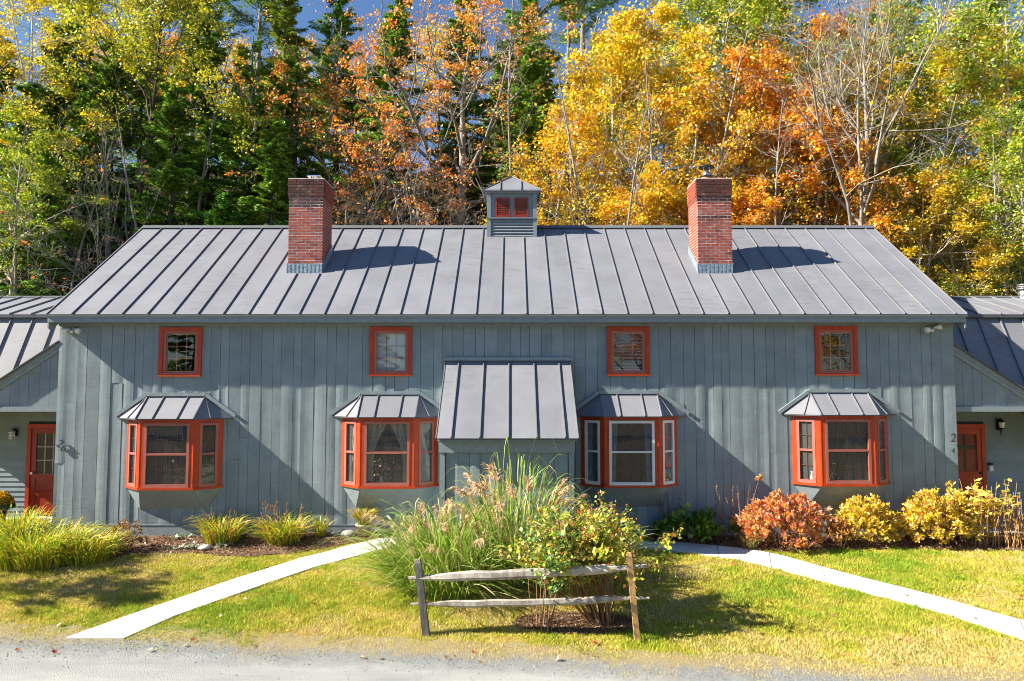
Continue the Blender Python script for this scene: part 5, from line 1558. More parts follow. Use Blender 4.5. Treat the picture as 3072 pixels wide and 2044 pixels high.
def lawn_grass():
    rng = np.random.default_rng(5)
    N = 430000
    y = -6.4 + 6.4*rng.uniform(0, 1, N)**0.9; x = rng.uniform(-1, 1, N)*(y + 15.5)*0.80
    m = lawn_mask(x, y, 0.75)
    thin = np.clip((y - road_edge(x) + 0.55 + 0.25*vnoise(x, y, 4, 3.0))/0.95, 0, 1)
    m &= rng.uniform(0, 1, N) < thin**1.4
    x = x[m]; y = y[m]; thin = thin[m]; N = len(x)
    z = G(x, y) - 0.004
    pn = vnoise(x, y, 1, 1.1)*0.6 + vnoise(x, y, 2, 4.0)*0.40 + vnoise(x, y, 12, 13.0)*0.30
    tuft = np.clip(1.0 + 0.55*vnoise(x, y, 13, 11.0) + 0.35*vnoise(x, y, 14, 24.0), 0.35, 2.0)
    dry = np.clip(0.50 + pn*1.0 + (1 - thin)*0.9 + np.clip((-4.3 - y)*0.35, 0, 0.5), 0, 1) + rng.normal(0, 0.16, N)
    green = np.array([0.23, 0.37, 0.025]); olive = np.array([0.52, 0.50, 0.06]); straw = np.array([0.64, 0.52, 0.24])
    d = np.clip(dry, 0, 1)[:, None]
    c = np.where(d < 0.5, green*(1 - 2*d) + olive*2*d, olive*(2 - 2*d) + straw*(2*d - 1))*rng.uniform(0.7, 1.3, (N, 1))
    h = rng.uniform(0.025, 0.060, N)*(1 - 0.3*np.clip(dry, 0, 1))*(0.5 + 0.5*thin)*tuft
    a = rng.uniform(0, 6.28, N); w = rng.uniform(0.004, 0.0075, N)
    lx = rng.normal(0, 0.55, N)*h; ly = rng.normal(0, 0.55, N)*h
    b = np.stack([x, y, z], 1); s = np.stack([np.cos(a)*w, np.sin(a)*w, 0*w], 1)
    tip = b + np.stack([lx, ly, h], 1)
    V = np.stack([b - s, b + s, tip], 1).reshape(-1, 3)
    o = link('lawn_grass', np_mesh('lawn_grass', V, np.arange(3*N).reshape(N, 3), MAT['turf'], np.repeat(np.clip(c, 0, 1), 3, 0)))
    tag(o, 'short patchy yellow-green lawn grass between house and road', 'grass', kind='stuff')
lawn_grass()

def scatter_bits():
    rng = np.random.default_rng(6)
    # bark chips in the beds
    xs, ys = [], []
    for (a, b, e, n) in ((-10.4, -2.35, bed_edge_l, 9000), (2.95, 12.4, bed_edge_r, 9000)):
        x = rng.uniform(a, b, n); u = rng.uniform(0, 1, n); xs.append(x); ys.append(e(x)*u - 0.06*(1 - u))
    a = rng.uniform(0, 6.28, 2600); q = np.sqrt(rng.uniform(0, 1, 2600)); xs.append(1.0 + 1.0*q*np.cos(a)); ys.append(-4.23 + 0.38*q*np.sin(a))
    x = np.concatenate(xs); y = np.concatenate(ys); N = len(x)
    P = np.stack([x, y, G(x, y) + 0.016 + rng.uniform(0, 0.012, N)], 1)
    V, F, C = leaves(rng, P, 0.055, [(0.30, 0.20, 0.13), (0.18, 0.10, 0.06), (0.42, 0.31, 0.22), (0.10, 0.055, 0.035), (0.34, 0.16, 0.05)], None, up=2.2, w=0.2, fold=0.0)
    o = link('bark_mulch', np_mesh('bark_mulch', V, F, MAT['leaf'], C)); tag(o, 'brown bark chips covering the planting beds', 'mulch', kind='stuff')
    # loose stones along the road's edge
    N = 5200
    x = rng.uniform(-9, 9, N); y = road_edge(x) - np.abs(rng.normal(0, 0.30, N)) + rng.normal(0, 0.12, N)
    s = rng.uniform(0.004, 0.010, N)*rng.choice([1, 1, 1, 1.5], N)
    c = np.stack([x, y, G(x, y) + 0.004 + s*0.25], 1)
    octa = np.array([(1, 0, 0), (0, 1, 0), (-1, 0, 0), (0, -1, 0), (0, 0, 0.7), (0, 0, -0.7)])
    V = (c[:, None] + octa[None]*s[:, None, None]*rng.uniform(0.6, 1.3, (N, 6, 1))).reshape(-1, 3)
    tri = np.array([(0, 1, 4), (1, 2, 4), (2, 3, 4), (3, 0, 4), (1, 0, 5), (2, 1, 5), (3, 2, 5), (0, 3, 5)])
    F = (np.arange(N)[:, None, None]*6 + tri[None]).reshape(-1, 3)
    C = np.repeat(np.array([(0.24, 0.26, 0.27), (0.31, 0.32, 0.31), (0.18, 0.20, 0.21), (0.34, 0.29, 0.22)])[rng.integers(0, 4, N)], 6, 0)
    o = link('loose_gravel', np_mesh('loose_gravel', V, F, MAT['needle'], C)); tag(o, 'loose grey stones along the edge of the gravel road', 'gravel', kind='stuff')
scatter_bits()

# fallen leaves
lf_meshes = []
for k, pal in enumerate(((0.50, 0.16, 0.03), (0.42, 0.28, 0.16), (0.38, 0.07, 0.03), (0.50, 0.30, 0.10), (0.62, 0.50, 0.38))):
    r_ = np.random.default_rng(100 + k)
    V = [(0, 0, 0.006)]; n = 10
    for i in range(n):
        a = 2*math.pi*i/n; rr = 1.0 if i % 2 == 0 else 0.45
        V.append((rr*math.cos(a), rr*math.sin(a)*0.85, 0.10*float(r_.uniform(0.0, 2.6))))
    F = np.array([(0, 1 + i, 1 + (i+1) % n) for i in range(n)])
    lf_meshes.append(np_mesh('fallen_leaf', np.array(V), F, MAT['leaf'], np.tile(np.array(pal), (len(V), 1))))
frng = np.random.default_rng(8); cnt = 0
while cnt < 110:
    y = float(frng.uniform(-5.7, -1.0)); x = float(frng.uniform(-1, 1)*(y + 14.85)*0.74)
    if not lawn_mask(np.array([x]), np.array([y]), 0.6)[0]: continue
    o = link('fallen_leaf', lf_meshes[int(frng.integers(0, 5))], None, None, (x, y, float(G(x, y)) + 0.035))
    s = float(frng.uniform(0.03, 0.065)); o.scale = (s, s, s); o.rotation_euler = (frng.normal(0, 0.35), frng.normal(0, 0.35), frng.uniform(0, 6.28))
    tag(o, 'dry fallen leaf lying on the lawn or its edge', 'fallen leaf', 'fallen leaves on the lawn'); cnt += 1
for x, y, k in ((-5.2, -4.25, 1), (6.55, -3.3, 3), (7.1, -4.15, 1)):
    o = link('fallen_leaf', lf_meshes[k], None, None, (x, y, float(G(x, y)) + 0.028)); o.scale = (0.05, 0.05, 0.05); o.rotation_euler = (0.2, 0.1, x)
    tag(o, 'dry fallen leaf lying on a concrete path', 'fallen leaf', 'fallen leaves on the paths')

# ---------------------------------------------------------------- plume grass in front of the vestibule
MIS = [(0.20, 0.36, 0.03), (0.32, 0.44, 0.06), (0.46, 0.48, 0.13), (0.13, 0.25, 0.02), (0.60, 0.56, 0.28)]
PLU = [(0.68, 0.44, 0.24), (0.76, 0.55, 0.34), (0.60, 0.33, 0.18), (0.80, 0.65, 0.46)]
def plume_mesh(seed, lean, rough):
    rng = np.random.default_rng(seed)
    K = 9; t = np.linspace(0, 1, K)
    stem = np.stack([lean*(0.3*t + 0.7*t**2.2), 0*t, 1.0*t - 0.12*lean*t**3], 1)[None]
    v1 = strips(stem, np.full((1, K), 0.0032), np.array([[0.0, 1.0, 0.0]]), np.array([[0.40, 0.36, 0.16]]))
    n = 34; tt = rng.uniform(0.87, 1.0, n)
    idx = np.interp(tt, t, np.arange(K)); i = np.minimum(idx.astype(int), K-2); u = (idx - i)[:, None]
    S = stem[0][i]*(1-u) + stem[0][i+1]*u
    az = rng.normal(0, 1.0, n); L = rng.uniform(0.10, 0.19, n); q = np.linspace(0, 1, 4)[None]
    up = 0.95 - 0.5*lean
    P = np.empty((n, 4, 3))
    P[..., 0] = S[:, :1] + np.cos(az)[:, None]*L[:, None]*(0.75*q)*(0.5 + lean); P[..., 1] = S[:, 1:2] + np.sin(az)[:, None]*L[:, None]*0.42*q
    P[..., 2] = S[:, 2:] + L[:, None]*(up*q - (0.35 + 0.75*lean)*q**2)
    c = np.array(PLU)[rng.integers(0, 4, n)]*rng.uniform(0.8, 1.2, (n, 1))
    v2 = strips(P, np.tile(np.array([[0.0036, 0.0056, 0.0048, 0.0012]]), (n, 1)), unit(rng.normal(size=(n, 3))), c)
    V, F, C = merge(v1, v2)
    return np_mesh('plume', V, F, MAT['plume'], C)
PLUMES = [plume_mesh(200 + k, l, 0) for k, l in enumerate((0.10, 0.22, 0.38, 0.60, 0.85, 0.30))]
def plume_grass(x, y, spread, H, nb, npl, label, seed, bias=(0, 0), lo=0.35):
    rng = np.random.default_rng(seed); z = float(G(x, y))
    root = empty('plume_grass', (x, y, z)); tag(root, label, 'ornamental grass')
    b, a0 = disk(rng, nb, spread*0.42, (1, 0.75)); az = a0 + rng.normal(0, 0.7, nb)
    inner = 1 - np.linalg.norm(b[:, :2], axis=1)/(spread*0.42)
    h = H*rng.uniform(lo, 0.92, nb)**1.25*(0.55 + 0.42*inner); reach = rng.uniform(0.2, 1.1, nb)*spread*0.62*(1.15 - 0.45*inner)
    v = arcs(rng, b, az, h, reach, rng.uniform(0.3, 1.9, nb), rng.uniform(0.006, 0.0115, nb), 8, MIS, [.3, .28, .2, .12, .1])
    V, F, C = v; V[:, 0] += bias[0]*np.clip(V[:, 2], 0, 9)**1.4; V[:, 1] += bias[1]*np.clip(V[:, 2], 0, 9)**1.4
    link('foliage', np_mesh('foliage', V, F, MAT['blade'], C), None, root)
    for k in range(npl):
        o = link('plume', PLUMES[int(rng.integers(0, 6))], None, root)
        p, aa = disk(rng, 1, spread*0.36, (1, 0.7)); out = float(np.linalg.norm(p[0, :2])/(spread*0.36))
        s = H*float(rng.uniform(0.55, 1.0))*(1.0 - 0.38*out)
        o.location = (float(p[0, 0]), float(p[0, 1]), 0); o.scale = (s, s, s)
        o.rotation_euler = (float(rng.normal(0, 0.10)) + bias[1]*-0.3, float(0.18*out*math.cos(aa[0]) + bias[0]*0.8 + rng.normal(0, 0.08)), float(aa[0] + rng.normal(0, 0.7)))
    return root
plume_grass(0.05, -2.55, 1.8, 2.6, 620, 42, 'tallest plume grass clump, its feathery heads reaching the vestibule roof', 61)
plume_grass(-1.12, -2.80, 2.15, 1.65, 1900, 78, 'low spreading plume grass clump drooping left towards the left path', 62, (-0.10, -0.06), 0.25)
plume_grass(1.05, -2.75, 1.6, 1.55, 900, 34, 'plume grass clump half hidden behind the rose bush', 63, (0.10, 0.0))

# ---------------------------------------------------------------- rose bushes at the fence
ROS = [(0.36, 0.46, 0.035), (0.54, 0.52, 0.05), (0.22, 0.34, 0.025), (0.66, 0.52, 0.07), (0.58, 0.27, 0.05)]
def rose(x, y, label, seed, n_stem, H, crown, nleaf, pal, wts, lean=(0, 0), hips=90):
    rng = np.random.default_rng(seed); z = float(G(x, y))
    root = empty('rose_bush', (x, y, z)); tag(root, label, 'rose bush')
    S, a = disk(rng, n_stem, 0.16); S[:, 2] = -0.05
    D = unit(np.stack([np.cos(a)*rng.uniform(0.05, 0.75, n_stem)*crown + lean[0], np.sin(a)*rng.uniform(0.05, 0.5, n_stem)*crown + lean[1], np.ones(n_stem)], 1))
    L = H*rng.uniform(0.7, 1.1, n_stem)
    P, Rr, DD = grow(rng, S, D, L, rng.uniform(0.006, 0.012, n_stem), np.full(n_stem, 0.004), 9, 0.07, 0.02)
    parts = [tubes(P, Rr, 4)]
    S2, d2, L2, r2 = kids(rng, P, Rr, DD, L, 10, 0.60, 1.0, 52, 16, 0.34)
    P2, R2, D2 = grow(rng, S2, d2, L2, np.full(len(L2), 0.004), np.full(len(L2), 0.002), 5, 0.14, 0.05); parts.append(tubes(P2, R2, 3))
    V, F = join(parts); link('stems', np_mesh('stems', V, F, MAT['stem_brown']), None, root)
    bi = rng.choice(len(P2), nleaf, p=(lambda w: w/w.sum())(rng.gamma(1.2, 1, len(P2)))); k = rng.uniform(0.2, 1, nleaf)*4; i = np.minimum(k.astype(int), 3); u = (k - i)[:, None]
    pos = P2[bi, i]*(1-u) + P2[bi, i+1]*u + rng.normal(size=(nleaf, 3))*0.045
    V, F, C = leaves(rng, pos, 0.068, pal, wts, up=0.9, clump=rng.normal(1, 0.15, len(P2))[bi], w=0.36)
    link('foliage', np_mesh('foliage', V, F, MAT['leaf'], C), None, root)
    if hips:
        bi = rng.integers(0, len(P2), hips); c = P2[bi, 4]
        octa = np.array([(1, 0, 0), (0, 1, 0), (-1, 0, 0), (0, -1, 0), (0, 0, 1.1), (0, 0, -1.1)])
        V = (c[:, None] + octa[None]*0.019).reshape(-1, 3)
        tri = np.array([(0, 1, 4), (1, 2, 4), (2, 3, 4), (3, 0, 4), (1, 0, 5), (2, 1, 5), (3, 2, 5), (0, 3, 5)])
        F = (np.arange(hips)[:, None, None]*6 + tri[None]).reshape(-1, 3)
        h = link('rose_hips', np_mesh('rose_hips', V, F, MAT['leaf'], np.tile(np.array([(0.50, 0.05, 0.02)]), (len(V), 1))), None, root); h['kind'] = 'stuff'
rose(1.38, -4.18, 'large rose bush with red hips and bare lower stems behind the right fence post', 71, 62, 1.55, 0.98, 7400, ROS, [.3, .25, .2, .17, .08], (-0.24, 0.06), 170)
rose(0.46, -4.42, 'thin dark green rose growing up through the middle of the fence', 72, 12, 1.35, 0.45, 1300, [(0.10, 0.25, 0.04), (0.15, 0.32, 0.07), (0.22, 0.38, 0.11)], None, (0.05, 0), 0)

# ---------------------------------------------------------------- split-rail fence
def fence():
    root = empty('split_rail_fence', (0.3, -4.7, -0.36)); tag(root, 'short two-rail split fence with one grey and one tan post', 'fence')
    inv = Matrix.Translation((-0.3, 4.7, 0.36))
    def rail(a, b, seed, name='rail', mat='rail_wood', r=0.055, flat=0.62, n=6, K=12, label=None):
        rr = random.Random(seed); a = Vector(a); b = Vector(b); mb = MB(); vs = []; fs = []
        prof = [rr.uniform(0.75, 1.2) for _ in range(n)]
        for k in range(K):
            t = k/(K-1); p = a.lerp(b, t); p += Vector((0, rr.uniform(-.008, .008), rr.uniform(-.008, .008) - 0.02*math.sin(math.pi*t)))
            end = 0.55 if k in (0, K-1) else (0.85 if k in (1, K-2) else 1.0)
            for i in range(n):
                an = 2*math.pi*i/n + 0.3; q = r*prof[i]*rr.uniform(0.9, 1.1)*end
                vs.append(p + Vector((0, math.cos(an)*q, math.sin(an)*q*(1/flat if end == 1 else 1)*0.75)))
        for k in range(K-1):
            for i in range(n):
                j = (i+1) % n; fs.append((k*n+i, (k+1)*n+i, (k+1)*n+j, k*n+j))
        fs += [tuple(range(n)), tuple(range(K*n-1, (K-1)*n-1, -1))]
        mb.add(vs, fs); o = mb.build(name, MAT[mat], root); o.matrix_parent_inverse = inv
    rail((-1.52, -4.62, 0.475), (1.97, -4.69, 0.665), 3)
    rail((-1.49, -4.62, 0.092), (2.00, -4.69, 0.215), 4)
    def post(a, b, w, d, mat, label):
        a = Vector(a); b = Vector(b); ax = (b - a).normalized()
        sx_ = Vector((1, 0, 0)) - ax*ax.x; sx_.normalize(); sy_ = ax.cross(sx_)
        vs = []; fs = []; rr = random.Random(int(w*1e4))
        for k, t in enumerate((0, 0.25, 0.5, 0.75, 0.97, 1.0)):
            p = a.lerp(b, t); s = 0.72 if t == 1.0 else 1.0
            for i, j in ((-1, -1), (1, -1), (1, 1), (-1, 1)):
                vs.append(p + sx_*(i*w/2*s + rr.uniform(-.002, .002)) + sy_*(j*d/2*s + rr.uniform(-.002, .002)))
        for k in range(5):
            for i in range(4):
                j = (i+1) % 4; fs.append((k*4+i, k*4+j, (k+1)*4+j, (k+1)*4+i))
        fs += [(20, 21, 22, 23)]
        o = MB().add(vs, fs).build('post', MAT[mat], root); o.matrix_parent_inverse = inv; o['label'] = label
    post((-1.235, -4.62, -0.5), (-1.392, -4.60, 0.735), 0.095, 0.115, 'post_grey', 'weathered dark grey post')
    post((1.815, -4.795, -0.5), (1.690, -4.79, 0.885), 0.082, 0.05, 'post_tan', 'new tan wooden stake')
fence()
wp = empty('stub_pipe', (-0.13, -3.28, float(G(-0.13, -3.28)))); tag(wp, 'short rusty pipe standing in the grass behind the fence', 'pipe')
MB().tube([(0, 0, -0.05), (0, 0, 0.26)], 0.028, 10).build('pipe', MAT['stem_brown'], wp, True)
MB().tube([(0, 0, 0.26), (0, 0, 0.30)], 0.036, 10).build('cap', MAT['galv'], wp, True)

# ---------------------------------------------------------------- daylilies and grassy clumps left
LIL = [(0.30, 0.42, 0.02), (0.54, 0.56, 0.045), (0.68, 0.56, 0.05), (0.18, 0.30, 0.015), (0.60, 0.33, 0.06)]
def grassy(name, x, y, label, seed, n, H, r, reach, width, pal, wts=None, stalks=0, sh=0.0, cat='plant', squash=(1, 0.8), group=None):
    rng = np.random.default_rng(seed); root = empty(name, (x, y, float(G(x, y)))); tag(root, label, cat, group)
    b, a0 = disk(rng, n, r, squash); az = a0 + rng.normal(0, 0.6, n)
    V, F, C = arcs(rng, b, az, H*rng.uniform(0.45, 1, n), reach*rng.uniform(0.3, 1.1, n), rng.uniform(0.2, 1.3, n), width*rng.uniform(0.6, 1.2, n), 7, pal, wts)
    link('foliage', np_mesh('foliage', V, F, MAT['blade'], C), None, root)
    if stalks:
        S, a = disk(rng, stalks, r*0.8, squash); D = unit(np.stack([np.cos(a)*0.25, np.sin(a)*0.25, np.ones(stalks)], 1) + rng.normal(0, 0.08, (stalks, 3)))
        L = sh*rng.uniform(0.75, 1.1, stalks)
        P, Rr, DD = grow(rng, S, D, L, np.full(stalks, 0.0045), np.full(stalks, 0.003), 6, 0.04, 0.02)
        v = tubes(P, Rr, 3); S2, d2, L2, r2 = kids(rng, P, Rr, DD, L, 3, 0.85, 1.0, 30, 10, 0.12)
        P2, R2, D2 = grow(rng, S2, d2, L2, np.full(len(L2), 0.003), np.full(len(L2), 0.008), 3, 0.05, 0.02)
        V, F = join([v, tubes(P2, R2, 3)])
        link('seed_stalks', np_mesh('seed_stalks', V, F, MAT['stem_brown']), None, root)['kind'] = 'stuff'
    return root
grassy('daylily_clump', -9.05, -1.75, 'big arching yellow-green daylily clump at the far left of the lawn', 81, 950, 0.72, 0.75, 0.75, 0.011, LIL, [.3, .35, .2, .1, .05], cat='daylily', squash=(1.15, 0.6))
grassy('daylily_clump', -8.15, -1.62, 'lower shaggy daylily clump spilling right over the lawn edge', 82, 620, 0.55, 0.45, 0.65, 0.010, LIL, [.25, .35, .25, .1, .05], cat='daylily')
grassy('daylily_clump', -9.75, -1.15, 'upright pale daylily clump in front of the left porch step', 83, 420, 0.85, 0.40, 0.45, 0.010, LIL, [.2, .4, .3, .05, .05], cat='daylily')
grassy('daylily_clump', -5.98, -0.58, 'daylily clump with dry seed stalks, left one of the pair under the left bay', 84, 380, 0.56, 0.30, 0.52, 0.011, LIL, None, 12, 0.68, cat='daylily')
grassy('daylily_clump', -4.72, -0.58, 'daylily clump with many dry seed stalks, right one of the pair', 85, 430, 0.52, 0.34, 0.58, 0.011, LIL, None, 22, 0.78, cat='daylily')
grassy('daylily_clump', -4.05, -0.28, 'smallest daylily tuft right of the pair by the wall', 86, 70, 0.42, 0.10, 0.30, 0.010, LIL, None, 3, 0.55, cat='daylily')
grassy('daylily_clump', 4.75, -0.95, 'thin drooping dry grass tuft between the green hosta bed and the red shrub', 87, 120, 0.34, 0.14, 0.35, 0.007, [(0.30, 0.22, 0.08), (0.16, 0.18, 0.03)], cat='grass tuft')

# ---------------------------------------------------------------- leafy shrubs
def dome(name, x, y, rx, ry, H, n, size, pal, wts, label, seed, w=0.24, stems=40, cat='shrub', up=0.7, inner=0.5, zc=0.12, bark='stem_brown'):
    rng = np.random.default_rng(seed); root = empty(name, (x, y, float(G(x, y)))); tag(root, label, cat)
    S, a = disk(rng, stems, min(rx, ry)*0.35); q = rng.uniform(0.1, 0.95, stems)
    D = unit(np.stack([np.cos(a)*q*rx, np.sin(a)*q*ry, np.full(stems, H)], 1)); L = H*rng.uniform(0.6, 1.0, stems)
    P, Rr, DD = grow(rng, S, D, L, np.full(stems, 0.006), np.full(stems, 0.003), 5, 0.06, 0.02)
    V, F = tubes(P, Rr, 3); link('stems', np_mesh('stems', V, F, MAT[bark]), None, root)
    # tufts on the dome, leaves pointing out of each tuft
    nt = max(20, n//16)
    ta = rng.uniform(0, 6.28, nt); tz = rng.uniform(0.0, 1, nt)**0.8; tr = np.sqrt(1 - (tz*0.97)**2)*(1 - (1 - inner)*rng.uniform(0, 1, nt)**2.5)
    lump = 0.90 + 0.13*np.sin(ta*3 + 1.3) + 0.10*np.sin(ta*5 + tz*6) + rng.normal(0, 0.06, nt)
    c0 = np.stack([np.cos(ta)*tr*rx*lump, np.sin(ta)*tr*ry*lump, zc + (H - zc)*tz*lump], 1)
    out = unit(np.stack([np.cos(ta)*tr, np.sin(ta)*tr, 0.45 + tz], 1))
    bi = rng.integers(0, nt, n)
    tang = unit(out[bi] + rng.normal(size=(n, 3))*0.55)
    pos = c0[bi] + tang*size*rng.uniform(0.2, 0.9, (n, 1)) + rng.normal(size=(n, 3))*size*0.25
    V, F, C = leaves(rng, pos, size, pal, wts, up=up, w=w, tang=tang, clump=np.clip(rng.normal(1, 0.15, nt)[bi], 0.6, 1.4), fold=0.08)
    link('foliage', np_mesh('foliage', V, F, MAT['leaf'], C), None, root)
    return root
dome('spirea_shrub', 5.50, -0.80, 1.04, 0.55, 0.98, 6400, 0.085, [(0.66, 0.14, 0.06), (0.78, 0.30, 0.06), (0.74, 0.34, 0.22), (0.80, 0.50, 0.06), (0.82, 0.52, 0.42)], [.15, .34, .20, .19, .12], 'rounded red and orange autumn shrub left of the right bay window', 91)
dome('spirea_shrub', 7.28, -0.62, 0.72, 0.45, 0.90, 4200, 0.085, [(0.80, 0.60, 0.03), (0.78, 0.48, 0.03), (0.60, 0.54, 0.05), (0.82, 0.56, 0.24)], [.35, .3, .2, .15], 'small rounded yellow shrub under the right bay window', 92)
dome('spirea_shrub', 8.80, -0.60, 0.95, 0.50, 1.05, 5600, 0.09, [(0.82, 0.60, 0.03), (0.78, 0.46, 0.03), (0.66, 0.56, 0.05), (0.84, 0.60, 0.30)], [.35, .28, .22, .15], 'large yellow shrub at the wall\'s right corner', 93)
dome('aster_bush', -7.72, -1.05, 0.42, 0.32, 0.58, 1100, 0.045, [(0.24, 0.14, 0.07), (0.32, 0.20, 0.09), (0.42, 0.18, 0.05), (0.18, 0.12, 0.06)], None, 'withered brown bush beside the big daylilies', 94, stems=60)
dome('fern_clump', 6.55, -0.95, 0.32, 0.22, 0.50, 420, 0.09, [(0.50, 0.24, 0.04), (0.42, 0.18, 0.04)], None, 'rust-orange fern between the red and yellow shrubs', 95, w=0.16, stems=14)
dome('hosta_bed', 3.72, -0.52, 0.78, 0.34, 0.52, 520, 0.19, [(0.09, 0.22, 0.02), (0.13, 0.29, 0.025), (0.22, 0.32, 0.03), (0.07, 0.15, 0.015)], None, 'broad-leaved dark green hostas beside the right path', 96, w=0.30, stems=10, cat='hosta', up=1.2)

def stalks(name, x, y, label, seed, n, r, H, leaf=None, mat='stem_brown', cat='plant', squash=(1, 0.5)):
    rng = np.random.default_rng(seed); root = empty(name, (x, y, float(G(x, y)))); tag(root, label, cat)
    S, a = disk(rng, n, r, squash); D = unit(rng.normal(0, 0.10, (n, 3)) + np.array([0, 0, 1.0])); L = H*rng.uniform(0.6, 1.05, n)
    P, Rr, DD = grow(rng, S, D, L, np.full(n, 0.007), np.full(n, 0.004), 7, 0.05, 0.02)
    V, F = tubes(P, Rr, 4); link('stalks', np_mesh('stalks', V, F, MAT[mat]), None, root)['kind'] = 'stuff'
    if leaf:
        m, size, pal, t0 = leaf
        bi = rng.integers(0, n, m); t = rng.uniform(t0, 1, m)*6; i = np.minimum(t.astype(int), 5); u = (t - i)[:, None]
        az = rng.uniform(0, 6.28, m); out = np.stack([np.cos(az), np.sin(az), rng.uniform(-0.2, 0.4, m)], 1)
        pos = P[bi, i]*(1-u) + P[bi, i+1]*u + out*size*0.5
        V, F, C = leaves(rng, pos, size, pal, None, up=1.4, w=0.27, tang=out, fold=0.06)
        link('foliage', np_mesh('foliage', V, F, MAT['leaf'], C), None, root)
    return root
stalks('peony_plant', 9.75, -0.62, 'tall plant with big yellow oval leaves on bare orange stems at the right', 97, 46, 0.52, 1.28, (250, 0.15, [(0.80, 0.64, 0.10), (0.72, 0.62, 0.06), (0.80, 0.54, 0.14)], 0.62), 'post_tan')
stalks('peony_plant', 10.35, -0.85, 'dry orange-stemmed plant cut by the photo\'s right edge', 98, 60, 0.42, 1.05, (150, 0.10, [(0.50, 0.34, 0.08), (0.40, 0.22, 0.06)], 0.15), 'post_tan')
stalks('seed_stalk_plant', 3.45, -0.30, 'cluster of tall bare seed stalks above the hostas, next to bay sill', 99, 15, 0.34, 1.10, (60, 0.03, [(0.40, 0.30, 0.18)], 0.7))
stalks('seed_stalk_plant', 4.60, -0.32, 'cluster of tall pale seed stalks against the shaded wall left of the red shrub', 101, 14, 0.40, 1.20, (70, 0.03, [(0.45, 0.36, 0.24)], 0.7))
stalks('twig_sapling', 4.86, -0.42, 'single thin stem with one tuft of orange leaves against the wall', 102, 1, 0.02, 1.72, (9, 0.13, [(0.50, 0.28, 0.06), (0.45, 0.16, 0.05)], 0.93))

# pale-leaved ground cover in the left bed
rng_ = np.random.default_rng(103); n_ = 420
x_ = rng_.uniform(-7.2, -5.7, n_); y_ = rng_.uniform(-1.05, -0.12, n_)
k_ = vnoise(x_, y_, 9, 6) > 0.05; x_, y_ = x_[k_], y_[k_]
V, F, C = leaves(rng_, np.stack([x_, y_, G(x_, y_) + 0.045 + rng_.uniform(0, 0.04, len(x_))], 1), 0.085, [(0.36, 0.42, 0.30), (0.26, 0.34, 0.18), (0.42, 0.44, 0.34)], None, up=1.5, w=0.36)
tag(link('ground_cover', np_mesh('ground_cover', V, F, MAT['leaf'], C)), 'pale grey-green ground cover leaves in the left bed', 'ground cover', kind='stuff')

# ---------------------------------------------------------------- pots and stones
def pot_plant(x, y, z, r, h, mat, label, seed, kind):
    root = empty('potted_plant', (x, y, z)); tag(root, label, 'potted plant')
    MB().tube([(0, 0, 0), (0, 0, h*0.9), (0, 0, h*0.9), (0, 0, h), (0, 0, h*0.94)], [r*0.78, r, r*1.08, r*1.08, r*0.9], 16).build('pot', MAT[mat], root, True)
    rng = np.random.default_rng(seed)
    if kind == 'mum':
        n = 2600; a = rng.uniform(0, 6.28, n); t = rng.uniform(0.0, 1, n); q = np.sqrt(1 - (0.98*t)**2)
        pos = np.stack([np.cos(a)*q*0.34, np.sin(a)*q*0.30, h + 0.02 + t*0.36], 1)*rng.uniform(0.9, 1.03, (n, 1))
        V, F, C = leaves(rng, pos, 0.045, [(0.62, 0.40, 0.01), (0.60, 0.32, 0.01), (0.50, 0.34, 0.02)], None, up=0.8, w=0.42)
        dk = pos[:, 2] < h + 0.12; C[np.repeat(dk, 4)] = (0.05, 0.09, 0.015)
        link('flowers', np_mesh('flowers', V, F, MAT['leaf'], C), None, root)
    else:
        n = 220; b, a = disk(rng, n, r*0.7); b[:, 2] = h*0.9
        V, F, C = arcs(rng, b, a + rng.normal(0, .5, n), rng.uniform(0.20, 0.36, n), rng.uniform(0.1, 0.38, n), rng.uniform(0.2, 1.2, n), rng.uniform(0.008, 0.014, n), 6, [(0.58, 0.44, 0.04), (0.45, 0.40, 0.05), (0.50, 0.30, 0.05), (0.20, 0.26, 0.03)])
        link('foliage', np_mesh('foliage', V, F, MAT['blade'], C), None, root)
pot_plant(-3.12, -0.30, float(G(-3.12, -0.30)), 0.16, 0.24, 'basket', 'yellow leafy plant in a small woven pot by the left path\'s end', 111, 'spiky')
pot_plant(-11.58, 0.70, 0.215, 0.20, 0.28, 'pot_dark', 'round yellow chrysanthemum in a dark pot on the left porch step', 112, 'mum')
def stone(x, y, s, label, seed):
    r_ = np.random.default_rng(seed); vs = []; fs = []; n = 9; K = 5
    for k in range(K):
        ph = math.pi*(k + 0.5)/K - math.pi/2
        for i in range(n):
            a = 2*math.pi*i/n; q = s*float(r_.uniform(0.82, 1.15))
            vs.append((math.cos(a)*math.cos(ph)*q*1.3, math.sin(a)*math.cos(ph)*q, math.sin(ph)*q*0.6))
    for k in range(K-1):
        for i in range(n):
            j = (i+1) % n; fs.append((k*n+i, k*n+j, (k+1)*n+j, (k+1)*n+i))
    fs += [tuple(range(n-1, -1, -1)), tuple(range((K-1)*n, K*n))]
    o = MB().add(vs, fs).build('garden_stone', MAT['stone'], None, True, (x, y, float(G(x, y)) + s*0.35)); tag(o, label, 'stone')
stone(-6.12, -0.98, 0.11, 'pale stone in front of the left daylily clump', 1)
stone(-3.42, -0.30, 0.13, 'rounded stone just left of the woven flower pot', 2)
stone(-3.72, -0.22, 0.09, 'small flat stone further left of the woven flower pot', 3)
stone(-2.72, -0.20, 0.10, 'small stone just right of the woven flower pot', 4)

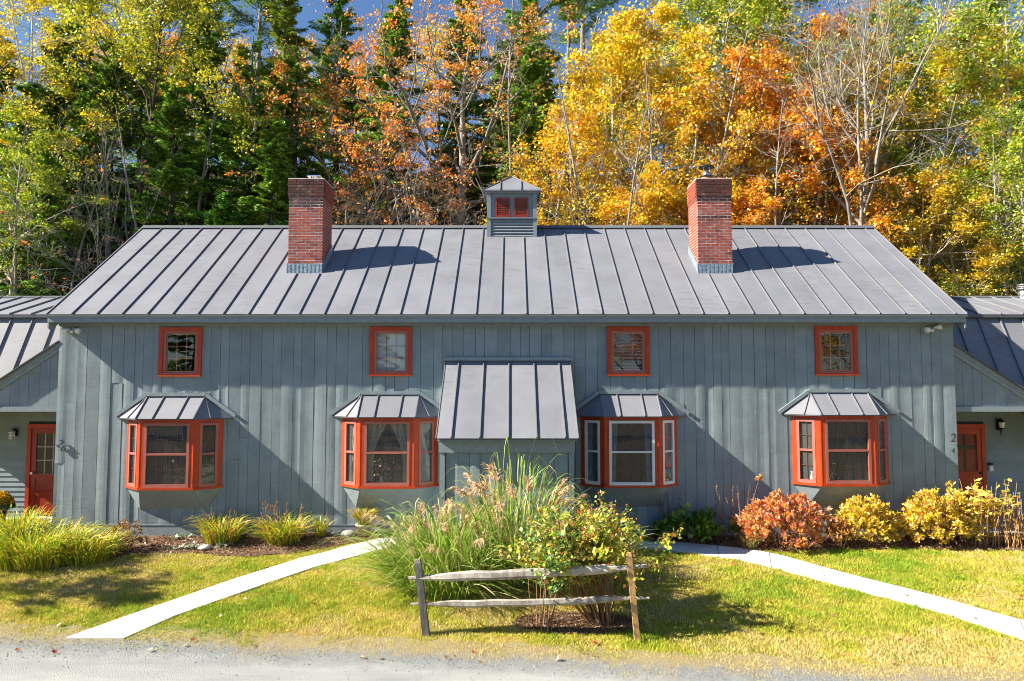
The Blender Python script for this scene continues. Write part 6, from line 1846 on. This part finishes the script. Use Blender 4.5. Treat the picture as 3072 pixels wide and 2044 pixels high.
# plank steps at the right porch
def plank_steps():
    root = empty('porch_steps', (10.6, 0.1, 0)); tag(root, 'weathered white plank steps behind the orange stems at the right', 'steps')
    for k in range(3):
        MB().box(-0.9, 0.9, -0.32 + k*0.26, -0.08 + k*0.26, 0.02 + k*0.085, 0.055 + k*0.085).build('plank', MAT['white_plastic'] if k < 2 else MAT['slab_stone'], root)
    for x in (-0.8, 0.8): MB().box(x - 0.03, x + 0.03, -0.30, 0.30, -0.15, 0.018).build('stringer', MAT['slab_stone'], root)
plank_steps()

# leafy shrub just outside the left edge, whose shadow falls across the lawn
o = plant_tree('garden_shrub', 'oak', -12.0, -3.7, 4.2, 0.7, 'leafy shrub left of the frame, throwing the shadow on the left lawn')

# small things standing inside the bay windows
def sill_thing(name, x, z, label, cat, blossoms=0, h=0.16, r=0.05, mat='white_plastic', pal=None):
    root = empty(name, (x, -0.20, z)); tag(root, label, cat)
    MB().tube([(0, 0, 0), (0, 0, h*0.35), (0, 0, h*0.8), (0, 0, h)], [r*0.7, r, r*0.55, r*0.7], 12).build('body', MAT[mat], root, True)
    if blossoms:
        rng = np.random.default_rng(blossoms); n = blossoms
        P = np.array([0, 0, h + 0.16]) + rng.normal(size=(n, 3))*np.array([0.12, 0.03, 0.10])
        V, F, C = leaves(rng, P, 0.05, pal, None, w=0.45)
        link('blossoms', np_mesh('blossoms', V, F, MAT['leaf'], C), None, root)
        S = np.zeros((8, 3)); S[:, 2] = h*0.8; D = unit(rng.normal(0, 0.4, (8, 3)) + np.array([0, 0, 1.0])); D[:, 1] *= 0.2
        P, Rr, DD = grow(rng, S, D, np.full(8, 0.26), np.full(8, 0.003), np.full(8, 0.002), 4, 0.1, 0)
        V, F = tubes(P, Rr, 3); link('stems', np_mesh('stems', V, F, MAT['stem_brown']), None, root)
sill_thing('flower_vase', -2.78, 1.195, 'vase of white blossoms inside the curtained bay window', 'vase', 60, pal=[(0.8, 0.76, 0.62), (0.75, 0.66, 0.45)])
sill_thing('flower_vase', -7.12, 1.16, 'small glass vase with pale green sprig inside the leftmost bay', 'vase', 26, 0.12, 0.04, 'galv', [(0.45, 0.52, 0.25), (0.7, 0.7, 0.6)])
sill_thing('figurine', 6.38, 1.24, 'small white and green figurine in the left light of the rightmost bay', 'figurine', 0, 0.22, 0.05, 'blind')
sill_thing('potted_sprig', 6.80, 1.24, 'yellow-leaved houseplant inside the rightmost bay window', 'houseplant', 40, 0.12, 0.06, 'clay', [(0.5, 0.45, 0.08), (0.2, 0.3, 0.06)])
